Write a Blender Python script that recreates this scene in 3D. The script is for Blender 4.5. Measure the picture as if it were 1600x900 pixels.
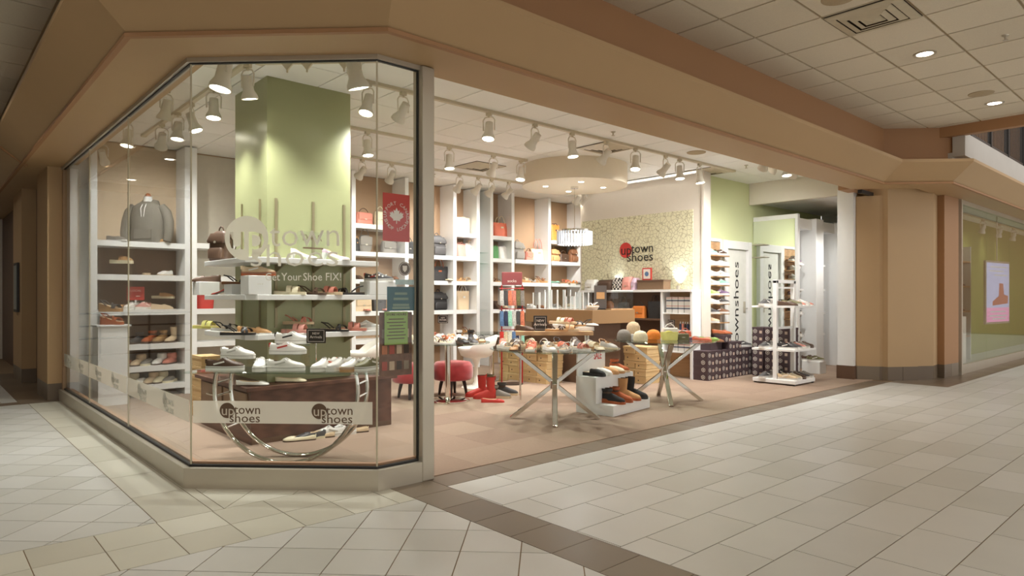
import bpy, math, random
from mathutils import Matrix, Vector
random.seed(7)
R = math.radians
for o in list(bpy.data.objects): bpy.data.objects.remove(o)
S = bpy.context.scene
COL = S.collection

# ------------------------------------------------------------ camera, world, exposure
CX, CY, CZ = -1.40, -3.90, 1.28
FPX, HOR = 1040.0, 464.0
_n = math.hypot(1155, 1040); cA, sA = 1155/_n, 1040/_n       # camera right = (cA,-sA), forward = (sA,cA)
cam = bpy.data.cameras.new('camera'); cam.sensor_width = 36; cam.lens = 36*FPX/1600
cam.shift_y = (HOR-450)/1600; cam.clip_end = 200; cam.clip_start = .05
camo = bpy.data.objects.new('camera', cam); COL.objects.link(camo)
camo.location = (CX, CY, CZ); camo.rotation_euler = (R(90), 0, -math.atan2(sA, cA))
S.camera = camo
w = bpy.data.worlds.new('world'); S.world = w; w.use_nodes = True
bg = w.node_tree.nodes['Background']; bg.inputs[0].default_value = (1.0, .975, .94, 1); bg.inputs[1].default_value = 1.0
S.view_settings.view_transform = 'Standard'; S.view_settings.look = 'None'
S.view_settings.gamma = 1; S.view_settings.use_curve_mapping = False
S.view_settings.exposure = 0.42
SPOT_W, MALL_W = 100, 34
S.cycles.transparent_max_bounces = 24

def ray(px):
    a = (px-800)/FPX
    return cA*a+sA, -sA*a+cA
def onY(px, y):                       # world X of the sight line px at the plane Y=y
    r = ray(px); return CX+r[0]*(y-CY)/r[1]
def onX(px, x):
    r = ray(px); return CY+r[1]*(x-CX)/r[0]
def proj(x, y, z):
    dx, dy = x-CX, y-CY; d = sA*dx+cA*dy
    if d < .2: return (-9999, 9999, d)
    return (800+FPX*(cA*dx-sA*dy)/d, HOR-FPX*(z-CZ)/d, d)
def V(a): return R(a)-math.atan2(sA, cA)   # yaw seen from the front: 0 = toe to the right, 180 = to the left, 270 = to the viewer

# ------------------------------------------------------------ materials
def lin(c):
    return tuple(((v/255)/12.92 if v/255 <= .04045 else ((v/255+.055)/1.055)**2.4) for v in c)
MATS = {}
def mat(name, rgb, rough=.6, metal=0, var=.08, scale=12, bump=0, bscale=60, emit=0, spec=.5, coat=0, sheen=0):
    if name in MATS: return MATS[name]
    m = bpy.data.materials.new(name); m.use_nodes = True
    nt = m.node_tree; N = nt.nodes; L = nt.links; b = N['Principled BSDF']
    c = lin(rgb)
    b.inputs['Roughness'].default_value = rough; b.inputs['Metallic'].default_value = metal
    b.inputs['Specular IOR Level'].default_value = spec
    if coat: b.inputs['Coat Weight'].default_value = coat; b.inputs['Coat Roughness'].default_value = .08
    if sheen: b.inputs['Sheen Weight'].default_value = sheen
    tc = N.new('ShaderNodeTexCoord')
    if var > 0:
        no = N.new('ShaderNodeTexNoise'); no.inputs['Scale'].default_value = scale; no.inputs['Detail'].default_value = 3
        L.new(tc.outputs['Object'], no.inputs['Vector'])
        mx = N.new('ShaderNodeMix'); mx.data_type = 'RGBA'
        mx.inputs[6].default_value = (*[v*(1-var) for v in c], 1); mx.inputs[7].default_value = (*[min(1, v*(1+var)) for v in c], 1)
        L.new(no.outputs['Fac'], mx.inputs[0]); L.new(mx.outputs[2], b.inputs['Base Color'])
    else: b.inputs['Base Color'].default_value = (*c, 1)
    if bump:
        n2 = N.new('ShaderNodeTexNoise'); n2.inputs['Scale'].default_value = bscale; n2.inputs['Detail'].default_value = 4
        L.new(tc.outputs['Object'], n2.inputs['Vector'])
        bp = N.new('ShaderNodeBump'); bp.inputs['Strength'].default_value = bump; bp.inputs['Distance'].default_value = .01
        L.new(n2.outputs['Fac'], bp.inputs['Height']); L.new(bp.outputs[0], b.inputs['Normal'])
    if emit:
        b.inputs['Emission Color'].default_value = (*c, 1); b.inputs['Emission Strength'].default_value = emit
    MATS[name] = m; return m
def mat_mix(name, tint, fac, kind='glass', rough=.02, ior=1.45):
    if name in MATS: return MATS[name]
    m = bpy.data.materials.new(name); m.use_nodes = True
    nt = m.node_tree; N = nt.nodes; L = nt.links; N.remove(N['Principled BSDF']); out = N['Material Output']
    tr = N.new('ShaderNodeBsdfTransparent'); tr.inputs[0].default_value = (*tint, 1)
    mx = N.new('ShaderNodeMixShader')
    if kind == 'glass':
        g = N.new('ShaderNodeBsdfGlossy'); g.inputs['Roughness'].default_value = rough
        fr = N.new('ShaderNodeFresnel'); ge = N.new('ShaderNodeNewGeometry'); mr = N.new('ShaderNodeMapRange')      # both faces reflect alike: thin sheet
        mr.inputs[3].default_value = ior; mr.inputs[4].default_value = 1/ior
        L.new(ge.outputs['Backfacing'], mr.inputs[0]); L.new(mr.outputs[0], fr.inputs[0])
        L.new(fr.outputs[0], mx.inputs[0])
    else:
        g = N.new('ShaderNodeBsdfDiffuse'); g.inputs[0].default_value = (*lin(fac[0]), 1)
        t2 = N.new('ShaderNodeBsdfTranslucent'); t2.inputs[0].default_value = (*lin(fac[0]), 1)
        m2 = N.new('ShaderNodeMixShader'); m2.inputs[0].default_value = .5
        L.new(g.outputs[0], m2.inputs[1]); L.new(t2.outputs[0], m2.inputs[2]); g = m2
        mx.inputs[0].default_value = fac[1]
    L.new(tr.outputs[0], mx.inputs[1]); L.new(g.outputs[0], mx.inputs[2]); L.new(mx.outputs[0], out.inputs[0])
    MATS[name] = m; return m
GLASS = mat_mix('clear_glass', (.97, .985, .975), None, ior=1.36)
TGLASS = mat_mix('table_glass', (.86, .93, .90), None, ior=1.45)
ACRYL = mat_mix('acrylic', (.95, .97, .97), None, ior=1.3)
FROST = mat_mix('frosted_film', (1, 1, 1), ((246, 244, 234), .72), 'film')
FROST2 = mat_mix('frosted_band', (1, 1, 1), ((236, 232, 220), .55), 'film')
def plain(c, **k):
    return mat('paint_%d_%d_%d' % c, c, **k)
TAN = mat('tan_paint', (180, 149, 109), .55, var=.03, scale=2)
TAN2 = mat('brown_paint', (164, 122, 84), .6, var=.03, scale=2)
WHITE = mat('white_laminate', (236, 236, 234), .4, var=.02)
CREAM = mat('cream_wall', (226, 218, 205), .7, var=.02)
ALU = mat('brushed_aluminium', (196, 188, 172), .35, .55, var=.06, scale=3)
CHROME = mat('chrome', (225, 222, 215), .08, 1, var=0)
GREEN = mat('green_satin_paint', (160, 163, 122), .33, var=.03, scale=2)
GREEN2 = mat('pale_green_paint', (212, 218, 168), .5, var=.03, scale=2)
BROWNPANEL = mat('brown_back_panel', (168, 138, 108), .6, var=.05, scale=3)
DBROWN = mat('dark_brown_panel', (104, 78, 60), .5, var=.1, scale=4)
BLACK = mat('black_plastic', (28, 27, 26), .5)
LAMP = mat('lamp_glow', (255, 246, 228), emit=14, var=0)
MIRROR = mat('mirror_glass', (232, 236, 232), .02, 1, var=0)
def wood(name, a, b, scale=6, rough=.45):
    if name in MATS: return MATS[name]
    m = mat(name, a, rough); nt = m.node_tree; N = nt.nodes; L = nt.links
    wv = N.new('ShaderNodeTexWave'); wv.inputs['Scale'].default_value = scale; wv.inputs['Distortion'].default_value = 5; wv.inputs['Detail'].default_value = 3
    mp = N.new('ShaderNodeMapping'); mp.inputs['Scale'].default_value = (.25, .25, 3)
    tc = [n for n in N if n.type == 'TEX_COORD'][0]
    L.new(tc.outputs['Object'], mp.inputs[0]); L.new(mp.outputs[0], wv.inputs['Vector'])
    mx = N.new('ShaderNodeMix'); mx.data_type = 'RGBA'
    mx.inputs[6].default_value = (*lin(a), 1); mx.inputs[7].default_value = (*lin(b), 1)
    L.new(wv.outputs['Fac'], mx.inputs[0]); L.new(mx.outputs[2], N['Principled BSDF'].inputs['Base Color'])
    return m
WALNUT = wood('walnut_veneer', (112, 76, 60), (92, 60, 46))
OAK = wood('light_oak', (198, 160, 118), (178, 138, 98))
COUNTER = mat('tan_counter_laminate', (148, 115, 78), .45, var=.03)
KRAFT = mat('kraft_card', (206, 176, 128), .75, var=.07, scale=8)
BOXDK = mat('dark_plum_card', (78, 62, 66), .6, var=.05)

# ------------------------------------------------------------ mesh building
class MB:
    def __init__(s): s.v = []; s.f = []
    def add(s, vs, fs):
        k = len(s.v); s.v += [tuple(p) for p in vs]; s.f += [tuple(i+k for i in q) for q in fs]; return s
    def box(s, x0, x1, y0, y1, z0, z1):
        return s.add([(x0,y0,z0),(x1,y0,z0),(x1,y1,z0),(x0,y1,z0),(x0,y0,z1),(x1,y0,z1),(x1,y1,z1),(x0,y1,z1)],
                     [(0,3,2,1),(4,5,6,7),(0,1,5,4),(1,2,6,5),(2,3,7,6),(3,0,4,7)])
    def prism(s, poly, z0, z1, ztop=None):
        n = len(poly)
        a = sum(poly[i][0]*poly[(i+1)%n][1]-poly[(i+1)%n][0]*poly[i][1] for i in range(n))
        if a < 0: poly = poly[::-1]
        vs = [(x, y, z0) for x, y in poly]+[(x, y, z1) for x, y in poly]
        return s.add(vs, [tuple(range(n-1, -1, -1)), tuple(range(n, 2*n))]+[(i, (i+1) % n, n+(i+1) % n, n+i) for i in range(n)])
    def rings(s, rs, cap0=True, cap1=True, closed=True):
        n = len(rs[0]); vs = [p for r in rs for p in r]; fs = []
        for j in range(len(rs)-1):
            for i in range(n if closed else n-1):
                fs.append((j*n+i, j*n+(i+1) % n, (j+1)*n+(i+1) % n, (j+1)*n+i))
        if cap0: fs.append(tuple(range(n-1, -1, -1)))
        if cap1: fs.append(tuple((len(rs)-1)*n+i for i in range(n)))
        return s.add(vs, fs)
    def lathe(s, prof, n=20, c=(0, 0), cap0=True, cap1=True):
        return s.rings([[(c[0]+r*math.cos(2*math.pi*i/n), c[1]+r*math.sin(2*math.pi*i/n), z) for i in range(n)] for r, z in prof], cap0, cap1)
    def tube(s, pts, r, n=8, closed=False, flat=None):
        P = [Vector(p) for p in pts]; rs = []; m = len(P); up = None
        for i in range(m):
            if closed: t = P[(i+1) % m]-P[i-1]
            else: t = P[min(i+1, m-1)]-P[max(i-1, 0)]
            t.normalize()
            if up is None:
                up = Vector((0, 0, 1)) if abs(t.z) < .9 else Vector((1, 0, 0))
            a = t.cross(up)
            if a.length < 1e-5: a = t.cross(Vector((0, 1, 0)))
            a.normalize(); b = a.cross(t); up = b.copy()
            ri = r[i] if isinstance(r, (list, tuple)) else r
            rs.append([tuple(P[i]+a*(ri*math.cos(2*math.pi*k/n))+b*((flat or ri)*math.sin(2*math.pi*k/n))) for k in range(n)])
        if closed: rs.append(rs[0]); return s.rings(rs, False, False)
        return s.rings(rs)
    def bar(s, p, q, w, h):
        p = Vector(p); q = Vector(q); t = (q-p).normalized(); up = Vector((0, 0, 1)) if abs(t.z) < .95 else Vector((0, 1, 0))
        a = t.cross(up).normalized()*w/2; b = a.cross(t).normalized()*h/2
        return s.rings([[tuple(c+a+b), tuple(c-a+b), tuple(c-a-b), tuple(c+a-b)] for c in (p, q)])
    def sell(s, secs, n=16, e=.6, cap0=True, cap1=True):     # sections (z, half width x, half depth y, cx, cy), superellipse rings
        rs = []
        for z, a, b, cx, cy in secs:
            r = []
            for i in range(n):
                t = 2*math.pi*i/n; ct, st = math.cos(t), math.sin(t)
                r.append((cx+a*math.copysign(abs(ct)**e, ct), cy+b*math.copysign(abs(st)**e, st), z))
            rs.append(r)
        return s.rings(rs, cap0, cap1)
    def arch(s, x, dx, w, h, z0, th=.004, n=8, skew=0):       # a strap arched over the foot
        rs = []
        for k in range(n+1):
            t = math.pi*k/n; c, si = math.cos(t), math.sin(t); xs = x+skew*c
            y0, z_0 = w*c, z0+h*si; y1, z_1 = (w-th)*c, z0+(h-th)*si
            rs.append([(xs-dx/2, y0, z_0), (xs+dx/2, y0, z_0), (xs+dx/2, y1, z_1), (xs-dx/2, y1, z_1)])
        return s.rings(rs)
    def xf(s, M):
        s.v = [tuple(M @ Vector(p)) for p in s.v]; return s
    def mesh(s, name, smooth=0):
        me = bpy.data.meshes.new(name); me.from_pydata(s.v, [], s.f); me.update()
        if smooth:
            me.polygons.foreach_set('use_smooth', [True]*len(me.polygons)); me.set_sharp_from_angle(angle=R(smooth))
        me.materials.append(None)
        return me
    def build(s, name, m, parent=None, smooth=0, loc=None, rz=0):
        return part(s.mesh(name, smooth), name, m, parent, loc, rz)
def part(me, name, m, parent=None, loc=None, rz=0, rot=None, scale=None):
    o = bpy.data.objects.new(name, me); COL.objects.link(o)
    if parent is not None: o.parent = parent
    if loc is not None: o.location = loc
    if rot is not None: o.rotation_euler = rot
    elif rz: o.rotation_euler = (0, 0, rz)
    if scale is not None: o.scale = scale
    if m is not None and me.materials:
        o.material_slots[0].link = 'OBJECT'; o.material_slots[0].material = m
    return o
def tag(o, label=None, cat=None, group=None, kind=None):
    if label: o['label'] = label
    if cat: o['category'] = cat
    if group: o['group'] = group
    if kind: o['kind'] = kind
    return o
def thing(name, label, cat, loc=(0, 0, 0), rz=0, group=None, rot=None):
    o = bpy.data.objects.new(name, None); COL.objects.link(o); o.empty_display_size = .05
    o.location = loc; o.rotation_euler = rot if rot else (0, 0, rz)
    return tag(o, label, cat, group)
def struct(o): o['kind'] = 'structure'; return o
def root(name, loc=(0, 0, 0)):
    o = bpy.data.objects.new(name, None); COL.objects.link(o); o.location = loc; o.empty_display_size = .05
    return struct(o)
def bevel(o, wd=.004, seg=2):
    b = o.modifiers.new('bevel', 'BEVEL'); b.width = wd; b.segments = seg; b.limit_method = 'ANGLE'; b.angle_limit = R(40); return o
TXT = {}
def text(name, s, size, m, parent, loc, basis, align='CENTER', ext=.001, sx=1, thin=0):
    cu = bpy.data.curves.new(name, 'FONT'); cu.body = s; cu.size = size; cu.align_x = align; cu.align_y = 'CENTER'; cu.extrude = ext; cu.resolution_u = 2; cu.offset = -thin
    key = (s, size, align, ext, thin)
    if key not in TXT:
        tmp = bpy.data.objects.new('tmp', cu); COL.objects.link(tmp); bpy.context.view_layer.update()
        TXT[key] = bpy.data.meshes.new_from_object(tmp.evaluated_get(bpy.context.evaluated_depsgraph_get()))
        bpy.data.objects.remove(tmp); TXT[key].name = name; TXT[key].materials.clear(); TXT[key].materials.append(None)
    o = part(TXT[key], name, m)
    if parent is not None: o.parent = parent
    X, Y, Z = basis
    o.matrix_local = Matrix(((X[0]*sx, Y[0], Z[0], loc[0]), (X[1]*sx, Y[1], Z[1], loc[1]), (X[2]*sx, Y[2], Z[2], loc[2]), (0, 0, 0, 1)))
    return o
q2 = math.sqrt(.5)
B_FRONT = ((1, 0, 0), (0, 0, 1), (0, -1, 0)); B_LEFT = ((0, -1, 0), (0, 0, 1), (-1, 0, 0)); B_CH = ((q2, -q2, 0), (0, 0, 1), (-q2, -q2, 0))
B_DOOR = ((0, 0, 1), (-1, 0, 0), (0, -1, 0))
ORD = ['first', 'second', 'third', 'fourth', 'fifth', 'sixth', 'seventh', 'eighth', 'ninth', 'tenth', 'eleventh', 'twelfth', 'thirteenth', 'fourteenth', 'fifteenth', 'sixteenth']
def clip(poly, a, b, c):                # keep a*x+b*y <= c
    out = []
    for i in range(len(poly)):
        p, q = poly[i], poly[(i+1) % len(poly)]; dp, dq = a*p[0]+b*p[1]-c, a*q[0]+b*q[1]-c
        if dp <= 0: out.append(p)
        if (dp < 0 < dq) or (dq < 0 < dp):
            t = dp/(dp-dq); out.append((p[0]+(q[0]-p[0])*t, p[1]+(q[1]-p[1])*t))
    return out
def clipz(poly, zone):                  # zone: convex, counter-clockwise
    for i in range(len(zone)):
        p, q = zone[i], zone[(i+1) % len(zone)]; ex, ey = q[0]-p[0], q[1]-p[1]
        poly = clip(poly, ey, -ex, ey*p[0]-ex*p[1])
        if len(poly) < 3: return []
    return poly
def area(p): return abs(sum(p[i][0]*p[(i+1) % len(p)][1]-p[(i+1) % len(p)][0]*p[i][1] for i in range(len(p))))/2
def shrink(poly, g):
    n = len(poly)
    a = sum(poly[i][0]*poly[(i+1)%n][1]-poly[(i+1)%n][0]*poly[i][1] for i in range(n))
    if a < 0: poly = poly[::-1]
    r = list(poly)
    for i in range(n):
        p, q = poly[i], poly[(i+1) % n]; ex, ey = q[0]-p[0], q[1]-p[1]; l = math.hypot(ex, ey)
        if l < 1e-4: continue
        r = clip(r, ey/l, -ex/l, (ey*p[0]-ex*p[1])/l-g)
        if len(r) < 3: return []
    return r
def grid_polys(zone, ox, oy, dx, dy, ang=0, stagger=0):
    c, s = math.cos(ang), math.sin(ang)
    loc = [((x-ox)*c+(y-oy)*s, -(x-ox)*s+(y-oy)*c) for x, y in zone]
    j0 = math.floor(min(p[1] for p in loc)/dy); j1 = math.ceil(max(p[1] for p in loc)/dy)
    out = []
    for j in range(j0, j1):
        off = (j*stagger) % dx
        i0 = math.floor((min(p[0] for p in loc)-off)/dx); i1 = math.ceil((max(p[0] for p in loc)-off)/dx)
        for i in range(i0, i1):
            q = [(off+i*dx, j*dy), (off+(i+1)*dx, j*dy), (off+(i+1)*dx, (j+1)*dy), (off+i*dx, (j+1)*dy)]
            q = clipz([(ox+x*c-y*s, oy+x*s+y*c) for x, y in q], zone)
            if len(q) >= 3 and area(q) > .0008: out.append(q)
    return out
def lay(parent, name, polys, mats, gap, z0, z1, cap=300, dz=0):
    """each tile a mesh of its own while it shows; what is out of the picture, or past the cap, is one joined part"""
    ins, rest = [], []
    for p in polys:
        p = shrink(p, gap/2)
        if len(p) < 3: continue
        mx = sum(a for a, _ in p)/len(p); my = sum(b for _, b in p)/len(p)
        vis = False
        for a, b in p+[(mx, my)]:
            X, Y, d = proj(a, b, z1)
            if -5 < X < 1605 and -5 < Y < 905 and d > .3: vis = True
        (ins if vis else rest).append((math.hypot(mx-CX, my-CY), p))
    ins.sort(key=lambda t: t[0]); rest += ins[cap:]; ins = ins[:cap]
    for k, (_, p) in enumerate(ins):
        b = MB(); e = random.uniform(-dz, dz); b.prism(p, z0, z1+e); b.build(name, random.choice(mats), parent)
    if rest:
        b = MB()
        for _, p in rest: b.prism(p, z0, z1)
        o = b.build(name+'_field', mats[0], parent); o['kind'] = 'stuff'

# ------------------------------------------------------------ the setting: floors
def tilemat(n, c, rough=.32): return mat(n, c, rough, var=.05, scale=3, spec=.4)
WT = [tilemat('white_tile_a', (197, 196, 190)), tilemat('white_tile_b', (191, 190, 183)), tilemat('white_tile_c', (202, 201, 196))]
GT = [tilemat('grey_tile_a', (198, 195, 180)), tilemat('grey_tile_b', (191, 187, 172)), tilemat('grey_tile_c', (203, 200, 186))]
DT = [tilemat('slate_tile_a', (116, 101, 84)), tilemat('slate_tile_b', (109, 94, 78)), tilemat('slate_tile_c', (122, 108, 91))]
CT = [mat('carpet_a', (150, 128, 110), .95, var=.10, scale=60, bump=.25, bscale=260), mat('carpet_b', (146, 124, 106), .95, var=.10, scale=60, bump=.25, bscale=260), mat('carpet_c', (154, 133, 114), .95, var=.10, scale=60, bump=.25, bscale=260), mat('carpet_d', (143, 121, 104), .95, var=.10, scale=60, bump=.25, bscale=260)]
GROUT = mat('grout', (140, 118, 92), .9)
fl = root('floor')
MB().box(-14, 28, -12, 16, -.10, -.004).build('screed', GROUT, fl)
lay(fl, 'white_tile', grid_polys([(1.285, -9), (9.5, -9), (9.5, -.26), (1.285, -.26)], 1.3, -.208-.306*20, .615, .306, 0, -.205)+grid_polys([(9.5, -9), (26, -9), (26, -1.02), (9.5, -1.02)], 1.3, -.208-.306*20, .615, .306, 0, -.205), WT, .006, -.02, 0)
fl2 = root('floor_left')
wt = grid_polys([(-8, -9), (.97, -9), (.97, -.365), (-8, -.365)], 0.0, -.59, .305, .305, R(45))
wt += grid_polys([(-8, .255), (-.37, .255), (-.37, 5.9), (-8, 5.9)], -.645, .945, .305, .305, R(45))
lay(fl2, 'diagonal_tile', wt, WT, .006, -.02, 0)
gt = grid_polys([(-8, -.365), (.97, -.365), (.97, .255), (-8, .255)], -.375, -.365, .305, .31)
gt += grid_polys([(-.37, .255), (0, .255), (0, 5.9), (-.37, 5.9)], -.37, .255, .305, .61)
gt += grid_polys([(0, .255), (.645, .255), (0, .9)], .0, .255, .305, .305, R(45))
lay(fl2, 'grey_tile', gt, GT, .005, -.02, 0)
dt = grid_polys([(.97, -9), (1.285, -9), (1.285, -.02), (.97, -.02)], .97, -.02-.3085*40, .315, .3085)
dt += grid_polys([(1.285, -.26), (9.5, -.26), (9.5, -.005), (1.285, -.005)], 1.285, -.26, .305, .255)
dt += grid_polys([(-.45, 5.9), (.0, 5.9), (.0, 10), (-.45, 10)], -.45, 5.9, .45, .45)
dt += grid_polys([(-8, 5.9), (-.45, 5.9), (-.45, 6.15), (-8, 6.15)], -.45, 5.9, .45, .25)
dt += grid_polys([(9.5, -1.02), (26, -1.02), (26, -.26), (9.5, -.26)], 9.5, -1.02, .305, .3)
lay(fl2, 'slate_tile', dt, DT, .004, -.02, 0)
lay(fl2, 'far_white_tile', grid_polys([(-8, 6.15), (-.45, 6.15), (-.45, 13), (-8, 13)], 0, 0, .61, .61), WT, .006, -.02, 0)
fl3 = root('floor_shop')
ct = grid_polys([(.0, .9), (.9, 0), (9.6, 0), (9.6, 6), (.0, 6)], 1.3, 0, .5, .5)
ct += grid_polys([(9.6, 0.3), (13, .3), (13, 2.1), (9.6, 2.1)], 1.3, 0, .5, .5)
lay(fl3, 'carpet_tile', ct, CT, .001, -.02, .004)

# ------------------------------------------------------------ ceilings
CLT = [mat('ceiling_tile_a', (224, 213, 192), .9, var=.08, scale=90, bump=.3, bscale=220), mat('ceiling_tile_b', (219, 208, 187), .9, var=.08, scale=90, bump=.3, bscale=220)]
SLT = [mat('shop_ceiling_tile_a', (246, 246, 243), .9, var=.04, scale=90), mat('shop_ceiling_tile_b', (242, 242, 238), .9, var=.04, scale=90)]
GRID = mat('ceiling_grid', (176, 156, 124), .7); SGRID = mat('shop_ceiling_grid', (205, 192, 170), .7)
ZM, ZS = 3.66, 3.28
ce = root('ceiling')
MB().box(-14, 9.42, -12, -.3, ZM+.012, ZM+.1).build('grid_backing', GRID, ce)
MB().box(-14, -.3, -.3, 16, ZM+.012, ZM+.1).build('grid_backing', GRID, ce)
def lay_up(parent, name, polys, mats, gap, z):       # ceiling tiles hang with their face at z
    lay(parent, name, polys, mats, gap, z, z+.02)
lay_up(ce, 'ceiling_tile', grid_polys([(-6, -9), (9.4, -9), (9.4, -.4), (-6, -.4)], 4.35, -.85, .61, .6), CLT, .022, ZM)
lay_up(ce, 'ceiling_tile', grid_polys([(-8, -.4), (-.4, -.4), (-.4, 12), (-8, 12)], 4.35, -.85, .61, .6), CLT, .022, ZM)
ce2 = root('ceiling_shop')
b = MB().prism([(.05, .93), (.93, .05), (9.62, .05), (9.62, 6.3), (.05, 6.3)], ZS+.012, ZS+.1); b.build('grid_backing', SGRID, ce2)
lay_up(ce2, 'ceiling_tile', grid_polys([(.08, .95), (.95, .08), (9.6, .08), (9.6, 6.0), (.08, 6.0)], 2.70, 1.56, .615, .61), SLT, .012, ZS)

# ------------------------------------------------------------ header around the shopfront (soffit, flared fascia, upper band)
PATH = [(0, 14), (0, .9), (.9, 0), (8.98, 0), (9.64, -.67), (27, -.67)]
def offset(path, d):
    out = []
    for i, p in enumerate(path):
        ns = []
        for a, bb in ((i-1, i), (i, i+1)):
            if a < 0 or bb >= len(path): continue
            ex, ey = path[bb][0]-path[a][0], path[bb][1]-path[a][1]; l = math.hypot(ex, ey); ns.append((ey/l, -ex/l))
        if len(ns) == 1: n = ns[0]; k = 1
        else:
            n = (ns[0][0]+ns[1][0], ns[0][1]+ns[1][1]); l = math.hypot(*n); n = (n[0]/l, n[1]/l); k = 1/(n[0]*ns[0][0]+n[1]*ns[0][1])
        out.append((p[0]+n[0]*d*k, p[1]+n[1]*d*k))
    return out
def sweep(name, prof, m, parent=None, path=PATH):     # prof: (outward, z) closed profile
    lines = [offset(path, d) for d, _ in prof]
    rs = [[(lines[k][i][0], lines[k][i][1], prof[k][1]) for k in range(len(prof))] for i in range(len(path))]
    return MB().rings(rs).build(name, m, parent)
hd = root('wall_header')
sweep('soffit', [(-.10, 2.89), (.42, 2.89), (.42, 2.93), (-.10, 2.97)], TAN, hd)
sweep('soffit_bead', [(.40, 2.875), (.435, 2.875), (.435, 2.90), (.40, 2.90)], TAN2, hd)
sweep('flared_fascia', [(.42, 2.90), (.70, 3.13), (.70, 3.17), (.38, 3.17), (.38, 2.95)], TAN, hd)
sweep('upper_band', [(.38, 3.17), (.42, 3.17), (.42, 3.70), (.38, 3.70)], TAN2, hd)
sweep('shop_side_lining', [(-.10, 2.97), (-.06, 2.97), (-.06, 3.36), (-.10, 3.36)], CREAM, hd, PATH[:4])
for yy in (6.05,):
    MB().bar((-.37, yy, 2.87), (-.74, yy, 3.15), .05, .03).build('joint_rib', TAN2, hd)
MB().box(1.55, 1.75, -3.2, -.42, 3.50, 3.655).build('ceiling_beam', TAN, hd)
MB().box(9.34, 9.46, -12, -.60, 3.52, 3.68).build('ceiling_edge_beam', TAN2, hd)
# ------------------------------------------------------------ walls
struct(MB().box(-.02, 9.75, 5.92, 6.05, 0, ZS+.02).build('wall_back', BROWNPANEL))
wf = root('wall_feature')
MB().box(7.80, 7.96, 1.85, 4.42, 0, ZS+.01).build('plaster', CREAM, wf)
def wallpaper():
    m = mat('crackle_wallpaper', (214, 208, 168), .5, var=.06, scale=20); nt = m.node_tree; N = nt.nodes; L = nt.links
    tc = [n for n in N if n.type == 'TEX_COORD'][0]
    vo = N.new('ShaderNodeTexVoronoi'); vo.feature = 'DISTANCE_TO_EDGE'; vo.inputs['Scale'].default_value = 15
    mp = N.new('ShaderNodeMapping'); mp.inputs['Scale'].default_value = (.05, 1, 1)
    L.new(tc.outputs['Object'], mp.inputs[0]); L.new(mp.outputs[0], vo.inputs['Vector'])
    rp = N.new('ShaderNodeValToRGB'); rp.color_ramp.elements[0].position = .02; rp.color_ramp.elements[1].position = .06
    rp.color_ramp.elements[0].color = (*lin((176, 168, 134)), 1); rp.color_ramp.elements[1].color = (*lin((228, 224, 192)), 1)
    L.new(vo.outputs['Distance'], rp.inputs[0]); L.new(rp.outputs[0], N['Principled BSDF'].inputs['Base Color']); return m
MB().box(7.788, 7.80, 2.02, 4.38, 1.20, 2.67).build('wallpaper_panel', wallpaper(), wf)
MB().box(7.78, 7.98, 1.82, 1.86, 0, ZS).build('end_trim', CREAM, wf)
struct(MB().box(7.96, 12.6, 2.07, 2.17, 0, ZS+.02).build('wall_green', GREEN2))
bm = root('wall_beam'); MB().box(9.63, 9.74, .12, 2.06, 2.91, ZS+.05).build('bulkhead', CREAM, bm)
struct(MB().box(9.72, 13, .22, 2.1, 2.96, 3.06).build('ceiling_alcove', SLT[0]))
struct(MB().box(12.6, 12.7, .34, 2.06, 0, 2.955).build('wall_alcove', WHITE))
# shop left end wall and mall columns
BASEM = DT
def pilaster(name, poly, m=TAN, base=.21, top=2.9, parent=None):
    r = root(name); b = MB().prism(poly, base, top); b.build('shaft', m, r)
    cx = sum(p[0] for p in poly)/len(poly); cy = sum(p[1] for p in poly)/len(poly)
    n = len(poly)
    for i in range(n):
        p, q = poly[i], poly[(i+1) % n]; l = math.hypot(q[0]-p[0], q[1]-p[1]); k = max(1, round(l/.3))
        mx, my = (p[0]+q[0])/2, (p[1]+q[1])/2
        if (mx-CX)*(mx-cx)+(my-CY)*(my-cy) > .35*math.hypot(mx-CX, my-CY)*math.hypot(mx-cx, my-cy): continue
        for j in range(k):
            a = (p[0]+(q[0]-p[0])*j/k, p[1]+(q[1]-p[1])*j/k); c2 = (p[0]+(q[0]-p[0])*(j+1)/k, p[1]+(q[1]-p[1])*(j+1)/k)
            d = ((cx-mx)/math.hypot(cx-mx, cy-my)*.06, (cy-my)/math.hypot(cx-mx, cy-my)*.06)
            g = .012
            a2 = (a[0]+(c2[0]-a[0])*g, a[1]+(c2[1]-a[1])*g); c3 = (c2[0]-(c2[0]-a[0])*g, c2[1]-(c2[1]-a[1])*g)
            MB().prism([a2, c3, (c3[0]+d[0], c3[1]+d[1]), (a2[0]+d[0], a2[1]+d[1])], 0, base).build('base_tile', random.choice(BASEM), r)
    return r
pilaster('wall_pilaster', [(-.17, 6.0), (.02, 6.0), (.02, 6.9), (-.17, 6.9)], top=2.89)
pilaster('wall_pilaster', [(-.20, 8.3), (.02, 8.3), (.02, 9.4), (-.20, 9.4)], top=2.89)
struct(MB().box(-.02, .08, 6.9, 14, 0, 3.0).build('wall_corridor', DBROWN))
pilaster('wall_column', [(9.50, .20), (9.64, -.08), (9.70, -.13), (9.82, .5), (9.62, .5)], top=2.84)
pilaster('wall_column', [(9.66, -.19), (10.09, -.47), (10.5, -.30), (10.5, .4), (9.78, .4)], top=3.25)
pilaster('wall_column', [(10.10, -.42), (10.38, -.60), (11.05, -.52), (11.05, .2), (10.3, .2)], TAN, top=3.25)
pilaster('wall_column', [(10.7, -.66), (11.3, -.70), (11.42, -.55), (11.42, .3), (10.8, .3)], TAN2, top=3.25)
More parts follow.
